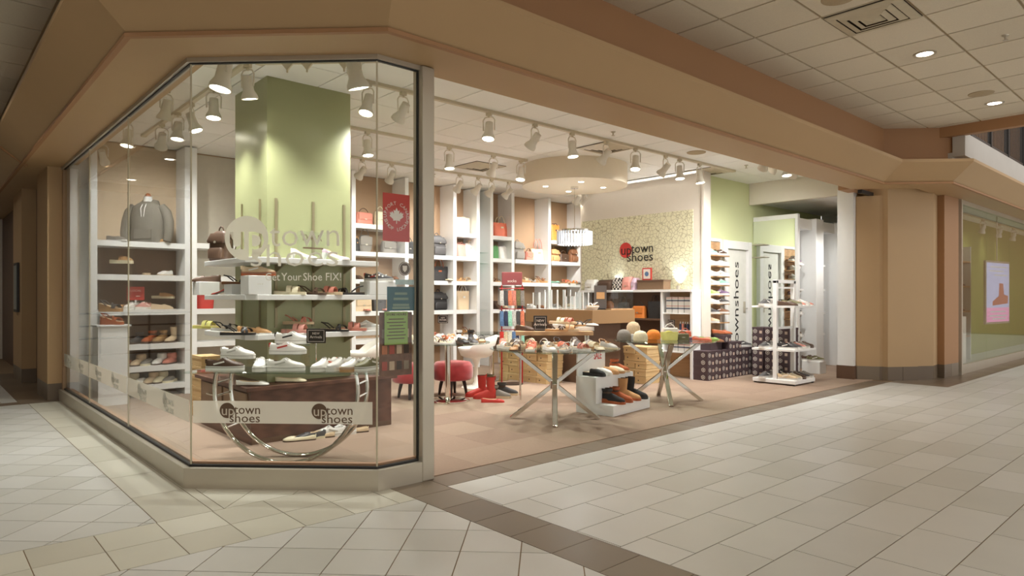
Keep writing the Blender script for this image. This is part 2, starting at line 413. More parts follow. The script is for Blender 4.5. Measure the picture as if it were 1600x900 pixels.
jb = root('door_jamb'); MB().box(9.42, 9.56, .22, .46, .21, 2.97).build('jamb_board', WHITE, jb); MB().box(9.41, 9.57, .21, .47, 0, .21).build('base_tile', DBROWN, jb)
MB().box(9.16, 9.62, .0, .06, 2.84, 2.89).build('shutter_slot', BLACK, jb)
MB().box(9.05, 11.42, .10, .30, 2.90, 3.60).build('over_panel', TAN2, hd)
# left end of the shop: white return wall
struct(MB().box(.02, .22, 5.70, 5.93, 0, ZS).build('wall_return', WHITE))
# balcony over the neighbouring shop
bl = root('wall_balcony')
SLAB = mat('pale_concrete', (186, 180, 172), .8, var=.08, scale=3, bump=.1)
MB().box(9.42, 20, -1.25, -1.10, 3.24, 3.56).build('slab_edge', SLAB, bl)
MB().box(9.42, 20, -1.10, -.60, 3.22, 3.30).build('slab_soffit', SLAB, bl)
MB().box(9.5, 22, 3.0, 3.1, 3.3, 9).build('far_upper_wall', mat('dark_brown_wall', (98, 82, 64), .9), bl)  # far wall in one even dark brown
rl = thing('balcony_railing', 'dark metal picket railing along the upper balcony edge', 'railing')
DM = mat('dark_metal', (46, 42, 38), .45, .3)
MB().box(9.5, 20, -1.20, -1.16, 3.60, 3.64).build('bottom_rail', DM, rl); MB().box(9.5, 20, -1.21, -1.15, 4.56, 4.61).build('top_rail', DM, rl)
me = MB().box(-.006, .006, -.006, .006, 3.62, 4.58).mesh('picket')
for k in range(64): part(me, 'picket', DM, rl, (9.56+k*.085, -1.18, 0))
me = MB().box(-.03, .03, -.03, .03, 3.55, 4.6).mesh('post')
for k in range(6): part(me, 'post', DM, rl, (9.95+k*1.1, -1.18, 0))

# ------------------------------------------------------------ shopfront glazing
sf = root('window_frame')
def seg(p, q, z0, z1, d0, d1, name, m):
    ex, ey = q[0]-p[0], q[1]-p[1]; l = math.hypot(ex, ey); n = (ey/l, -ex/l)
    b = MB().prism([(p[0]+n[0]*d0, p[1]+n[1]*d0), (q[0]+n[0]*d0, q[1]+n[1]*d0), (q[0]+n[0]*d1, q[1]+n[1]*d1), (p[0]+n[0]*d1, p[1]+n[1]*d1)], z0, z1)
    return b.build(name, m, sf)
WP = [(0, 6.12), (0, .9), (.9, 0), (1.27, 0)]
sweep('sill', [(-.055, 0), (.055, 0), (.055, .135), (-.055, .135)], ALU, sf, WP)
sweep('glazing_stop', [(-.05, .135), (-.012, .135), (-.012, .165), (-.05, .165)], mat('walnut_stop', (158, 118, 88), .5), sf, WP)
sweep('glazing_gasket', [(-.012, .135), (.012, .135), (.012, .150), (-.012, .150)], BLACK, sf, WP)
sweep('head_channel', [(-.03, 2.86), (.03, 2.86), (.03, 2.895), (-.03, 2.895)], ALU, sf, WP)
sweep('head_gasket', [(-.010, 2.852), (.010, 2.852), (.010, 2.862), (-.010, 2.862)], BLACK, sf, WP)
bevel(MB().box(1.225, 1.325, -.060, .060, 0, 2.885).build('mullion', ALU, sf), .006)
MB().box(1.217, 1.226, -.010, .010, .135, 2.85).build('mullion_gasket', BLACK, sf)
MB().box(-.03, .03, 6.07, 6.12, 0, 2.89).build('end_mullion', ALU, sf)
def pane(p, q, i):
    ex, ey = q[0]-p[0], q[1]-p[1]; l = math.hypot(ex, ey); n = (ey/l*.005, -ex/l*.005); g = (ex/l*.003, ey/l*.003)
    b = MB().prism([(p[0]+n[0]+g[0], p[1]+n[1]+g[1]), (q[0]+n[0]-g[0], q[1]+n[1]-g[1]), (q[0]-n[0]-g[0], q[1]-n[1]-g[1]), (p[0]-n[0]+g[0], p[1]-n[1]+g[1])], .145, 2.865)
    o = root('window_%d' % i); b.build('pane', GLASS, o); return o
w1 = pane((0, 6.08), (0, 4.38), 1); w2 = pane((0, 4.38), (0, 2.66), 2); w3 = pane((0, 2.66), (0, .9), 3); w4 = pane((0, .9), (.9, 0), 4); w5 = pane((.9, 0), (1.215, 0), 5)
SEAL = mat('silicone_joint', (196, 186, 160), .5)
for x, y in ((0, 4.38), (0, 2.66), (0, .9), (.9, 0)):
    MB().lathe([(.006, .14), (.006, 2.87)], 8, (x, y)).build('glass_joint', SEAL, sf)

# film lettering on the glass: closed outlines, so that letters are cut out of the disc
def curve_disc(name, m, parent, r, s, size, dx, dy, loc, basis):
    cu = bpy.data.curves.new(name, 'FONT'); cu.body = s; cu.size = size; cu.align_x = 'CENTER'; cu.align_y = 'CENTER'; cu.resolution_u = 2
    t = bpy.data.objects.new('tmp', cu); COL.objects.link(t)
    bpy.context.view_layer.objects.active = t; t.select_set(True)
    bpy.ops.object.convert(target='CURVE'); c = t.data; t.select_set(False)
    for sp in c.splines:
        for p in sp.bezier_points:
            for a in ('co', 'handle_left', 'handle_right'):
                v = getattr(p, a); setattr(p, a, (v[0]+dx, v[1]+dy, 0))
    sp = c.splines.new('POLY'); sp.points.add(47); sp.use_cyclic_u = True
    for k in range(48):
        sp.points[k].co = (r*math.cos(k*math.pi/24), r*math.sin(k*math.pi/24), 0, 1)
    c.dimensions = '2D'; c.fill_mode = 'BOTH'; c.extrude = .0005
    bpy.context.view_layer.update(); me = bpy.data.meshes.new_from_object(t.evaluated_get(bpy.context.evaluated_depsgraph_get())); bpy.data.objects.remove(t)
    me.materials.clear(); me.materials.append(None); t = part(me, name, m, parent)
    X, Y, Z = basis
    t.matrix_local = Matrix(((X[0], Y[0], Z[0], loc[0]), (X[1], Y[1], Z[1], loc[1]), (X[2], Y[2], Z[2], loc[2]), (0, 0, 0, 1)))
    return t
def chp(s, z, out=.009):            # a point on the angled pane, s metres from its left edge
    return (s*q2-out*q2, .9-s*q2-out*q2, z)
lg = thing('shop_logo_decal', 'large frosted uptown shoes logo with Get Your Shoe FIX slogan on angled glass', 'decal')
curve_disc('logo_disc', FROST, lg, .15, 'up', .262, .0, .004, chp(.388, 1.675), B_CH)
text('logo_letters', 'town', .235, FROST, lg, chp(.79, 1.69), B_CH, sx=1.0, thin=.0014)
text('logo_letters', 'shoes', .215, FROST, lg, chp(.715, 1.55), B_CH, sx=1.26, thin=.0014)
[text('slogan_word', wd, .074, FROST, lg, chp(sp_, 1.412 if wd != '...' else 1.385), B_CH, sx=.9) for wd, sp_ in (('...', .482), ('Get', .565), ('Your', .695), ('Shoe', .84), ('FIX!', .982))]
bd = thing('frosted_band', 'frosted band with two small uptown shoes logos across the angled glass', 'decal')
def strip(p, q, z0, z1, out, th, name, m, parent):
    ex, ey = q[0]-p[0], q[1]-p[1]; l = math.hypot(ex, ey); n = (ey/l, -ex/l)
    return MB().prism([(p[0]+n[0]*out, p[1]+n[1]*out), (q[0]+n[0]*out, q[1]+n[1]*out), (q[0]+n[0]*(out+th), q[1]+n[1]*(out+th)), (p[0]+n[0]*(out+th), p[1]+n[1]*(out+th))], z0, z1).build(name, m, parent)
strip((.012, .888), (.88, .02), .43, .58, .0065, .001, 'film_strip', FROST2, bd)
LOGOBR = mat('logo_brown', (98, 76, 58), .6); LOGOP = mat('logo_pale', (205, 195, 178), .6)
def small_logo(parent, P, basis, k=1.0, disc=LOGOBR, up=LOGOP, rest=LOGOBR):
    X = basis[0]
    def at(s, z): c = P; return (c[0]+X[0]*s, c[1]+X[1]*s, c[2]+X[2]*s+z)
    N = basis[2]
    o = MB().lathe([(.052*k, 0), (.052*k, .0015)], 24).build('logo_disc', disc, parent)
    a = at(-.06*k, .008*k); Y = basis[1]
    o.matrix_local = Matrix(((X[0], Y[0], N[0], a[0]), (X[1], Y[1], N[1], a[1]), (X[2], Y[2], N[2], a[2]), (0, 0, 0, 1)))
    e = .002
    f = lambda p: (p[0]+N[0]*e, p[1]+N[1]*e, p[2]+N[2]*e)
    text('logo_letters', 'up', .095*k, up, parent, f(at(-.055*k, .005*k)), basis)
    text('logo_letters', 'town', .088*k, rest, parent, at(.078*k, .012*k), basis)
    text('logo_letters', 'shoes', .085*k, rest, parent, at(.06*k, -.045*k), basis, sx=1.1)
small_logo(bd, chp(.315, .508, .0085), B_CH); small_logo(bd, chp(.945, .508, .0085), B_CH)
for i, (a, c) in enumerate((((0, 6.04), (0, 4.40)), ((0, 4.36), (0, 2.68)), ((0, 2.64), (0, .92)))):
    t = thing('frosted_band', 'frosted logo band on the %s side pane of the shop window' % ('farthest', 'middle', 'nearest')[i], 'decal', group='frosted bands on the side glass')
    strip(a, c, .43, .58, .0065, .001, 'film_strip', FROST2, t)
    FW = mat('pale_film', (205, 203, 192), .7)
    for yy in (a[1]-.45, a[1]-1.2):
        small_logo(t, (-.009, yy, .508), B_LEFT, 1.0, FW, FROST2, FW)

def leath_(k): return mat('print_%d' % (k % 5), ((176, 84, 72), (204, 176, 150), (70, 52, 44), (150, 130, 110), (190, 120, 90))[k % 5], .6, var=.3, scale=30)
# notices stuck on the narrow front pane (y=0, x .9 to 1.2)
def card(name, label, x0, x1, z0, z1, m, y=.012, cat='sign'):
    t = thing(name, label, cat, ((x0+x1)/2, y, z0)); MB().box(-(x1-x0)/2, (x1-x0)/2, -.001, .001, 0, z1-z0).build('sheet', m, t); return t
RED = mat('poster_red', (205, 62, 54), .5, var=.06, scale=5); PALE = mat('print_pale', (240, 226, 216), .6)
t = card('shop_local_poster', 'red SUPPORT CANADA SHOP LOCAL poster with a maple leaf on the glass', .952, 1.165, 1.66, 1.985, RED)
def ringtext(s, r, a0, a1, size, m, parent, c, flip=False):
    for i, ch in enumerate(s):
        if ch == ' ': continue
        a = a0+(a1-a0)*i/(len(s)-1); rot = a-math.pi/2+(math.pi if flip else 0)
        X = (math.cos(rot), 0, math.sin(rot)); Y = (-math.sin(rot), 0, math.cos(rot))
        text('print_letter', ch, size, m, parent, (c[0]+r*math.cos(a), c[1], c[2]+r*math.sin(a)), (X, Y, (0, -1, 0)), ext=.0004)
ringtext('SUPPORT CANADA', .089, R(198), R(-18), .034, PALE, t, (0, -.002, .17))
ringtext('SHOP LOCAL', .090, R(205), R(335), .034, PALE, t, (0, -.002, .17), True)
leaf = [(0,.055),(.012,.032),(.024,.04),(.02,.012),(.036,.028),(.04,.018),(.055,.02),(.048,.004),(.056,-.004),(.026,-.026),(.028,-.036),(.003,-.032),(.003,-.055)]
leaf = leaf+[(-x, z) for x, z in leaf[::-1][:-1]]
b = MB(); n = len(leaf); b.add([(x, 0, z) for x, z in leaf]+[(x, -.001, z) for x, z in leaf], [tuple(range(n)), tuple(range(2*n-1, n-1, -1))]+[(i, n+i, n+(i+1) % n, (i+1) % n) for i in range(n)])
b.build('maple_leaf', PALE, t, loc=(0, -.002, .175))
t = thing('round_badge_sticker', 'round dark brown badge sticker with a shield on the narrow front pane', 'sticker', (1.125, .012, 1.475))
b = MB().lathe([(.048, 0), (.048, .001)], 28).xf(Matrix.Rotation(R(90), 4, 'X')); b.build('disc', LOGOBR, t)
b = MB().lathe([(.040, 0), (.043, 0), (.043, .0006), (.040, .0006), (.040, 0)], 28, cap0=False, cap1=False).xf(Matrix.Rotation(R(90), 4, 'X')); b.build('ring', PALE, t, loc=(0, -.0015, 0))
b = MB().prism([(-.018, .02), (.018, .02), (.016, -.008), (0, -.024), (-.016, -.008)], 0, .001).xf(Matrix.Rotation(R(90), 4, 'X')); b.build('shield', PALE, t, loc=(0, -.002, 0))
t = card('blue_notice', 'dark teal printed notice below the round badge sticker on the glass', .985, 1.205, 1.185, 1.35, mat('teal_print', (28, 88, 100), .5, var=.25, scale=9))
PT = mat('print_grey_green', (126, 146, 128), .6)
for zz, ww in ((.118, .10), (.082, .12), (.04, .13), (.02, .14)):
    MB().box(-ww/2, ww/2, -.002, -.001, zz-.008, zz+.008).build('print_line', PT, t)
t = card('payment_sticker', 'small white and blue sticker above the teal notice on the glass', 1.05, 1.20, 1.365, 1.40, mat('sticker_white_blue', (188, 206, 208), .5, var=.3, scale=40))
t = card('store_hours_notice', 'green store hours notice sheet taped inside the narrow front pane', .965, 1.15, .955, 1.18, mat('green_paper', (150, 178, 92), .7))
text('print_heading', 'STORE HOURS', .024, LOGOBR, t, (0, -.003, .205), B_FRONT)
for k, wd in enumerate((.12, .15, .11, .14, .12, .15, .13)):
    MB().box(-wd/2, wd/2, -.002, -.001, .17-k*.022, .177-k*.022).build('print_line', LOGOBR, t)

t = card('collage_poster', 'brown and red photo collage poster behind the green hours notice', .935, 1.195, .74, 1.175, mat('collage_print', (120, 84, 66), .6, var=.6, scale=26), .03, 'poster')
for k in range(12): MB().box(-.11+(k%4)*.058, -.07+(k%4)*.058, -.003, -.001, .04+(k//4)*.11, .10+(k//4)*.11).build('photo_print', leath_(k), t)
# ------------------------------------------------------------ green column with wrap-around shelves, walnut plinth
pc = root('wall_column_green'); MB().box(.98, 1.81, 2.05, 2.85, .506, ZS+.01).build('shaft', GREEN, pc)
SLOT = mat('slotted_steel', (150, 140, 110), .4, .5)
for x, y in ((1.06, 2.046), (1.42, 2.046), (1.74, 2.046), (.976, 2.2), (.976, 2.65)):
    s = MB().box(x-.012, x+.012, y-.006, y+.006, 1.0, 2.18).build('shelf_standard', SLOT, pc)
for k, (z, x1, nm) in enumerate(((.955, 2.02, 'lowest'), (1.30, 2.10, 'middle'), (1.625, 1.98, 'top'))):
    t = thing('column_shelf', 'white %s shelf wrapping the corner of the green column' % nm, 'shelf', (0, 0, z), group='white shelves around the green column')
    p = [(.80, 1.80), (x1, 1.80), (x1, 2.045), (.975, 2.045), (.975, 2.95), (.72, 2.95), (.72, 1.88)]
    bevel(MB().prism(p, -.047, 0).build('board', WHITE, t), .004)
    for x in (1.06, 1.42, 1.74): MB().add([(x-.006, 2.04, -.05), (x+.006, 2.04, -.05), (x-.006, 1.84, -.05), (x+.006, 1.84, -.05), (x-.006, 2.04, -.12), (x+.006, 2.04, -.12)], [(0, 1, 3, 2), (0, 2, 4), (1, 5, 3), (2, 3, 5, 4), (0, 4, 5, 1)]).build('bracket', SLOT, t)
t = thing('walnut_plinth', 'low dark walnut display plinth with drawers around the green column', 'plinth')
MB().box(.76, 2.16, 1.86, 3.18, 0, .47).build('body', WALNUT, t)
bevel(MB().box(.71, 2.20, 1.81, 3.22, .47, .505).build('top', WALNUT, t), .004)
for k in range(2):
    d = MB().box(.748, .76, 1.93+k*.62, 2.50+k*.62, .20, .44).build('drawer', wood('grey_oak', (150, 124, 98), (138, 112, 88)), t)
    MB().tube([(.745, 2.14+k*.62, .34), (.725, 2.15+k*.62, .34), (.725, 2.28+k*.62, .34), (.745, 2.29+k*.62, .34)], .006, 6).build('handle', ALU, d)
MB().box(.77, 2.15, 1.855, 1.862, .0, .05).build('toe_kick', DBROWN, t)

# ------------------------------------------------------------ back wall shelving
FZ0, FZ1 = 5.50, 5.92
def bay(name, label, x0, x1, shelves, back=BROWNPANEL, top=ZS-.02, posts=(1, 1), extra=None):
    t = thing(name, label, 'shelving', (0, 0, 0), group='white shelving bays on the back wall')
    if posts[0]: MB().box(x0-.035, x0+.035, FZ0, FZ1, 0, top).build('side_panel', WHITE, t)
    if posts[1]: MB().box(x1-.035, x1+.035, FZ0, FZ1, 0, top).build('side_panel', WHITE, t)
    MB().box(x0+.035, x1-.035, FZ1-.02, FZ1-.002, 0, top).build('back_panel', back, t)
    for z in shelves: MB().box(x0+.035, x1-.035, FZ0+.004, FZ1-.02, z-.07, z).build('shelf', WHITE, t)
    return t
DARKBACK = mat('cabinet_brown_back', (120, 92, 70), .6, var=.06)
cb = bay('display_cabinet', 'white display cabinet with a mannequin bust seen through the side window', .235, 1.30, (1.98, 1.56, 1.12, .68, .40, .16), DARKBACK)
MB().box(.27, 1.265, FZ1-.024, FZ1-.019, 1.98, ZS-.02).build('upper_back_panel', mat('beige_panel', (200, 178, 150), .7), cb)
bay('shelving_bay', 'white shelving bay beside the green column, left of the tall bag shelving', 1.38, 2.30, (2.0, 1.56, 1.12, .68), mat('grey_panel', (196, 188, 172), .6))
bay('shelving_bay', 'white shelving bay just behind the green column with a grey bag shelf', 3.73, 4.71, (2.44, 2.0, 1.56, 1.05, .6), posts=(1, 0))
bay('shelving_bay', 'white shelving bay holding a black backpack directly right of window post', 4.71, 5.71, (2.0, 1.56, 1.05, .6), posts=(1, 0))
bay('shelving_bay', 'narrow white shelving bay holding a cream tote on its top shelf', 5.71, 6.24, (2.42, 2.0, 1.56, 1.05, .6))
t = bay('mirror_niche', 'slim mirror niche between the narrow white shelving bays', 6.275, 6.56, (), mat('niche_wall', (206, 198, 176), .6), posts=(0, 0))
MB().box(6.29, 6.545, FZ1-.06, FZ1-.045, 1.25, 2.75).build('mirror', MIRROR, t); MB().box(6.28, 6.555, FZ0+.1, FZ1-.02, 1.02, 1.05).build('glass_shelf', ACRYL, t)
for z in (1.90, 2.10): MB().box(6.275, 6.56, FZ0+.05, FZ1-.03, z-.012, z).build('glass_shelf', TGLASS, t)
bay('shelving_bay', 'narrow white shelving bay holding a coral tote on its top shelf', 6.56, 7.09, (2.42, 2.0, 1.56, 1.05, .6))
bay('shelving_bay', 'wide white shelving bay behind the sock rack with a beige tote', 7.125, 8.08, (2.0, 1.56, 1.05, .6), posts=(0, 1))
bay('shelving_bay', 'white shelving bay behind the chandelier, nearest the logo wall', 8.115, 9.04, (2.42, 2.0, 1.56, 1.05, .6), posts=(0, 1))
# ------------------------------------------------------------ shoes
def interp(tab, x):
    if x <= tab[0][0]: return tab[0][1]
    for (a, va), (b2, vb) in zip(tab, tab[1:]):
        if x <= b2: return va+(vb-va)*(x-a)/(b2-a)
    return tab[-1][1]
FW = [(-.5, .013), (-.485, .022), (-.44, .030), (-.3, .034), (-.05, .035), (.15, .044), (.28, .047), (.38, .043), (.45, .032), (.485, .020), (.5, .008)]
XS = [-.5, -.485, -.44, -.36, -.25, -.14, -.04, .06, .15, .24, .32, .39, .45, .485, .5]
LEN = .28
def outline(grow=.003):
    a = [(x*LEN*(1+grow*6), interp(FW, x)+grow) for x in XS]
    return a
def sole(top, bottom=lambda x: 0, grow=.004):
    b = MB(); rs = []
    for x in XS:
        w0 = interp(FW, x)+grow; X = x*(LEN+2*grow); off = .004*math.sin(math.pi*(x+.5))
        rs.append([(X, -w0+off, bottom(x)), (X, w0+off, bottom(x)), (X, w0+off, top(x)), (X, -w0+off, top(x))])
    return b.rings(rs)
def upper(top, H, x0, x1, op=None, dip=.45, widen=1.0, n=12):
    xs = [x for x in XS if x0-.001 <= x <= x1+.001]
    rows = []
    for x in xs:
        w0 = interp(FW, x)*widen; h = interp(H, x); zs = top(x)-.002; X = x*LEN; off = .004*math.sin(math.pi*(x+.5))
        o = op and op[0] <= x <= op[1]; r = []
        for k in range(n+1):
            t = math.pi*k/n; c, s = math.cos(t), math.sin(t)
            y = w0*math.copysign(abs(c)**.7, c); z = h*abs(s)**.75
            if o and .29 < k/n < .71:
                y = w0*.62*c/.55 if abs(c) < .55 else y; z = h*dip
            elif o: z = h*min(1, abs(s)**.55*1.12); 
            r.append((X-(.006 if x < -.4 else 0)*z/.08, y+off, zs+z))
        rows.append((x, o, r))
    up, li = MB(), MB(); m = n+1
    vs = [p for _, _, r in rows for p in r]; fu, fl_ = [], []
    for j in range(len(rows)-1):
        for k in range(n):
            q = (j*m+k, (j+1)*m+k, (j+1)*m+k+1, j*m+k+1)
            inn = rows[j][1] and rows[j+1][1] and .29 < (k+.5)/n < .71
            (fl_ if inn or (rows[j][1] and .25 < (k+.5)/n < .75 and rows[j+1][1]) else fu).append(q)
    fu.append(tuple(range(m))); fu.append(tuple(range(len(vs)-1, len(vs)-1-m, -1)))
    up.add(vs, fu); li.add(vs, fl_)
    return up, li
def crest(H, top, x): return top(x)-.002+interp(H, x)
SHOE = {}
def shoe_parts(kind):
    if kind in SHOE: return SHOE[kind]
    P = []      # (part name, mesh, colour slot)
    def put(nm, b, slot, sm=50): P.append((nm, b.mesh(kind+'_'+nm, sm), slot))
    if kind == 'sneaker':
        tp = lambda x: .030+.004*abs(x)*2; put('sole', sole(tp), 'sole')
        H = [(-.5, .046), (-.44, .060), (-.3, .044), (-.15, .050), (-.05, .076), (.02, .070), (.15, .048), (.3, .032), (.42, .025), (.5, .010)]
        u, l = upper(tp, H, -.5, .5, (-.40, .0)); put('upper', u, 'main'); put('lining', l, 'lining')
        b = MB()
        for k in range(5):
            x = .02+k*.055; z = crest(H, tp, x); b.bar((x*LEN, -.018, z-.004), (x*LEN, .018, z-.004), .007, .005)
        b.bar((.0, 0, crest(H, tp, 0)), (.02, .035, crest(H, tp, .05)-.012), .004, .004); put('laces', b, 'lace', 0)
        b = MB().box(-.146, -.128, -.017, .017, .055, .086); put('heel_tab', b, 'accent', 0)
        for s in (-1, 1):                                   # stitched overlays: eyestay and side stripe
            b = MB(); pts = []
            for k in range(6):
                x = -.01+k*.05; z = crest(H, tp, x); wd = interp(FW, x); pts.append([(x*LEN, s*.013, z+.001), (x*LEN, s*(wd*.62), z-.010-.004*(k == 5)), (x*LEN, s*(wd*.62), z-.013), (x*LEN, s*.013, z-.004)])
            b.rings(pts); put('eyestay', b, 'trim', 0)
            b = MB(); b.bar((-.075, s*.0355, .048), (.005, s*.0395, .068), .006, .012); put('side_stripe', b, 'accent2', 0)
        put('foxing_stripe', sole(lambda x: tp(x)-.006, lambda x: tp(x)-.011, .0048), 'trim', 0)
    elif kind == 'loafer':
        tp = lambda x: .014+(.008 if x < -.2 else 0); put('sole', sole(tp, grow=.003), 'sole')
        H = [(-.5, .050), (-.44, .056), (-.3, .050), (0, .050), (.08, .054), (.2, .042), (.35, .032), (.5, .010)]
        u, l = upper(tp, H, -.5, .5, (-.40, .02)); put('upper', u, 'main'); put('lining', l, 'lining')
        put('vamp_strap', MB().arch(.035, .02, .046, .053, .012, skew=.0), 'accent', 0)
    elif kind == 'flat':
        tp = lambda x: .012; put('sole', sole(tp, grow=.002), 'sole')
        H = [(-.5, .040), (-.4, .042), (-.2, .030), (.1, .028), (.2, .034), (.35, .028), (.5, .010)]
        u, l = upper(tp, H, -.5, .5, (-.44, .16), dip=.2); put('upper', u, 'main'); put('lining', l, 'lining')
    elif kind == 'mule':
        tp = lambda x: .026+(.010 if x < -.1 else 0)*1; put('sole', sole(tp), 'sole')
        H = [(-.14, .044), (0, .056), (.15, .052), (.3, .040), (.42, .028), (.5, .010)]
        u, l = upper(tp, H, -.14, .5); put('upper', u, 'main')
        put('footbed', sole(lambda x: tp(x)+.003, tp, -.004), 'lining', 0)
    elif kind == 'clog':
        tp = lambda x: .045-.012*x; put('sole', sole(tp), 'sole')
        H = [(-.04, .060), (.1, .058), (.3, .044), (.42, .030), (.5, .012)]
        u, l = upper(tp, H, -.04, .5); put('upper', u, 'main')
        put('footbed', sole(lambda x: tp(x)+.003, tp, -.004), 'lining', 0); put('strap', MB().arch(-.01, .018, .046, .066, .035), 'accent', 0)
    elif kind == 'slide':
        tp = lambda x: .028-.008*x; put('sole', sole(tp), 'sole')
        put('footbed', sole(lambda x: tp(x)+.003, tp, -.003), 'lining', 0)
        put('strap', MB().arch(.055, .05, .052, .056, .022), 'main', 50); put('strap', MB().arch(-.005, .04, .047, .062, .022), 'main', 50)
    elif kind == 'sandal':
        tp = lambda x: .022-.008*x; put('sole', sole(tp), 'sole')
        put('footbed', sole(lambda x: tp(x)+.002, tp, -.003), 'lining', 0)
        put('strap', MB().arch(.075, .022, .050, .045, .018, skew=.03), 'main', 50); put('strap', MB().arch(.05, .022, .050, .052, .018, skew=-.03), 'main', 50)
        b = MB(); b.tube([(-.02, .042, .03), (-.08, .038, .075), (-.128, 0, .085), (-.08, -.038, .075), (-.02, -.042, .03)], .006, 6); put('ankle_strap', b, 'main', 50)
    elif kind == 'wedge':
        tp = lambda x: .062-.075*x if x < .25 else .043-.03*(x-.25); put('sole', sole(tp), 'sole')
        put('strap', MB().arch(.07, .05, .050, .050, .038, skew=.012), 'main', 50); put('strap', MB().arch(.02, .025, .046, .055, .052, skew=-.03), 'main', 50)
        b = MB(); b.tube([(-.03, .040, .07), (-.09, .038, .125), (-.135, 0, .135), (-.09, -.038, .125), (-.03, -.040, .07)], .008, 6); put('ankle_strap', b, 'main', 50)
        put('footbed', sole(lambda x: tp(x)+.003, tp, -.003), 'lining', 0)
    elif kind == 'pump':
        tp = lambda x: .078 if x < -.35 else max(.012, .078-.11*(x+.35)) ; bt = lambda x: tp(x)-.010
        put('sole', sole(tp, bt, .001), 'sole', 0)
        H = [(-.5, .040), (-.4, .040), (-.15, .022), (.1, .020), (.2, .028), (.35, .024), (.5, .010)]
        u, l = upper(tp, H, -.5, .5, (-.44, .16), dip=.2, widen=.9); put('upper', u, 'main'); put('lining', l, 'lining')
        b = MB().rings([[(-.136, -.010, 0), (-.116, -.010, 0), (-.116, .010, 0), (-.136, .010, 0)], [(-.142, -.020, .07), (-.10, -.020, .07), (-.10, .020, .07), (-.142, .020, .07)]]); put('heel', b, 'sole', 0)
    elif kind in ('boot', 'ankle', 'rainboot'):
        tp = lambda x: .030; hb = {'boot': 0, 'ankle': .0, 'rainboot': 0}[kind]
        bt = (lambda x: 0.0)
        put('sole', sole(lambda x: .028+(.018 if x < -.18 else 0), bt), 'sole', 0)
        tp = lambda x: .028+(.016 if x < -.18 else 0)
        H = [(-.5, .065), (-.44, .085), (-.3, .090), (-.1, .085), (0, .076), (.15, .058), (.3, .044), (.42, .034), (.5, .012)]
        u, l = upper(tp, H, -.5, .5); put('upper', u, 'main')
        top = {'boot': .24, 'ankle': .155, 'rainboot': .27}[kind]
        secs = [(.08, .052, .034, -.082, .002), (.11, .050, .036, -.080, 0), (top-.02, .056, .044, -.076, 0), (top, .058, .046, -.076, 0)]
        b = MB().sell(secs, 14, .9, False, False); put('shaft', b, 'main')
        put('lining', MB().sell([(top-.001, .055, .043, -.076, 0), (top-.05, .05, .038, -.076, 0)], 14, .9, False, True), 'lining')
        if kind == 'ankle': put('collar', MB().sell([(top-.022, .0605, .0475, -.076, 0), (top+.004, .0615, .0485, -.076, 0)], 14, .9, False, False), 'accent')
        else: put('pull_tab', MB().box(-.142, -.132, -.008, .008, top-.04, top+.012), 'accent', 0)
    elif kind == 'furry':
        tp = lambda x: .018; put('sole', sole(tp), 'sole')
        H = [(-.5, .05), (-.4, .06), (-.1, .07), (.0, .074), (.15, .066), (.3, .052), (.42, .036), (.5, .012)]
        u, l = upper(tp, H, -.5, .5); put('upper', u, 'main')
        b = MB().sell([(.06, .058, .042, -.06, 0), (.075, .070, .050, -.06, 0), (.115, .074, .054, -.06, 0), (.14, .064, .046, -.06, 0), (.132, .045, .03, -.06, 0)], 14, .9); put('fleece_cuff', b, 'accent')
    SHOE[kind] = P; return P
CN = {'white': (236, 234, 228), 'cream': (232, 222, 190), 'black': (42, 40, 40), 'dark brown': (84, 62, 48), 'brown': (132, 88, 58), 'tan': (196, 150, 100), 'grey': (140, 134, 126),
      'charcoal': (76, 74, 74), 'red': (190, 54, 44), 'coral': (236, 126, 96), 'pink': (232, 164, 152), 'rose': (206, 130, 112), 'yellow': (226, 222, 132), 'green': (90, 150, 90), 'mint': (150, 206, 182),
      'lime': (176, 220, 120), 'blue': (92, 122, 160), 'navy': (52, 58, 84), 'orange': (232, 138, 62), 'beige': (216, 192, 158), 'silver': (198, 196, 190), 'purple': (120, 92, 128), 'olive': (112, 108, 72),
      'rust': (168, 88, 48), 'leopard': (170, 132, 84), 'lilac': (216, 188, 206), 'pearl': (184, 180, 172)}
def leath(c, soft=False):
    if c == 'leopard':
        m = mat('leopard_print', CN[c], .6, var=.55, scale=70); return m
    return mat(('suede_' if soft else 'leather_')+c.replace(' ', '_'), CN[c], .85 if soft else .5, var=.08, scale=30)
KN = {'sneaker': 'sneaker', 'loafer': 'loafer', 'flat': 'ballet flat', 'mule': 'slip-on mule', 'clog': 'clog', 'slide': 'slide sandal', 'sandal': 'strappy sandal', 'wedge': 'wedge sandal', 'pump': 'heeled pump', 'boot': 'boot', 'ankle': 'ankle boot', 'rainboot': 'tall boot', 'furry': 'fleece-cuffed slipper'}
NM = {'sneaker': 'sneaker', 'loafer': 'loafer', 'flat': 'ballet_flat', 'mule': 'mule', 'clog': 'clog', 'slide': 'slide_sandal', 'sandal': 'strappy_sandal', 'wedge': 'wedge_sandal', 'pump': 'heeled_pump', 'boot': 'boot', 'ankle': 'ankle_boot', 'rainboot': 'tall_boot', 'furry': 'slipper'}
NSHOE = [0]
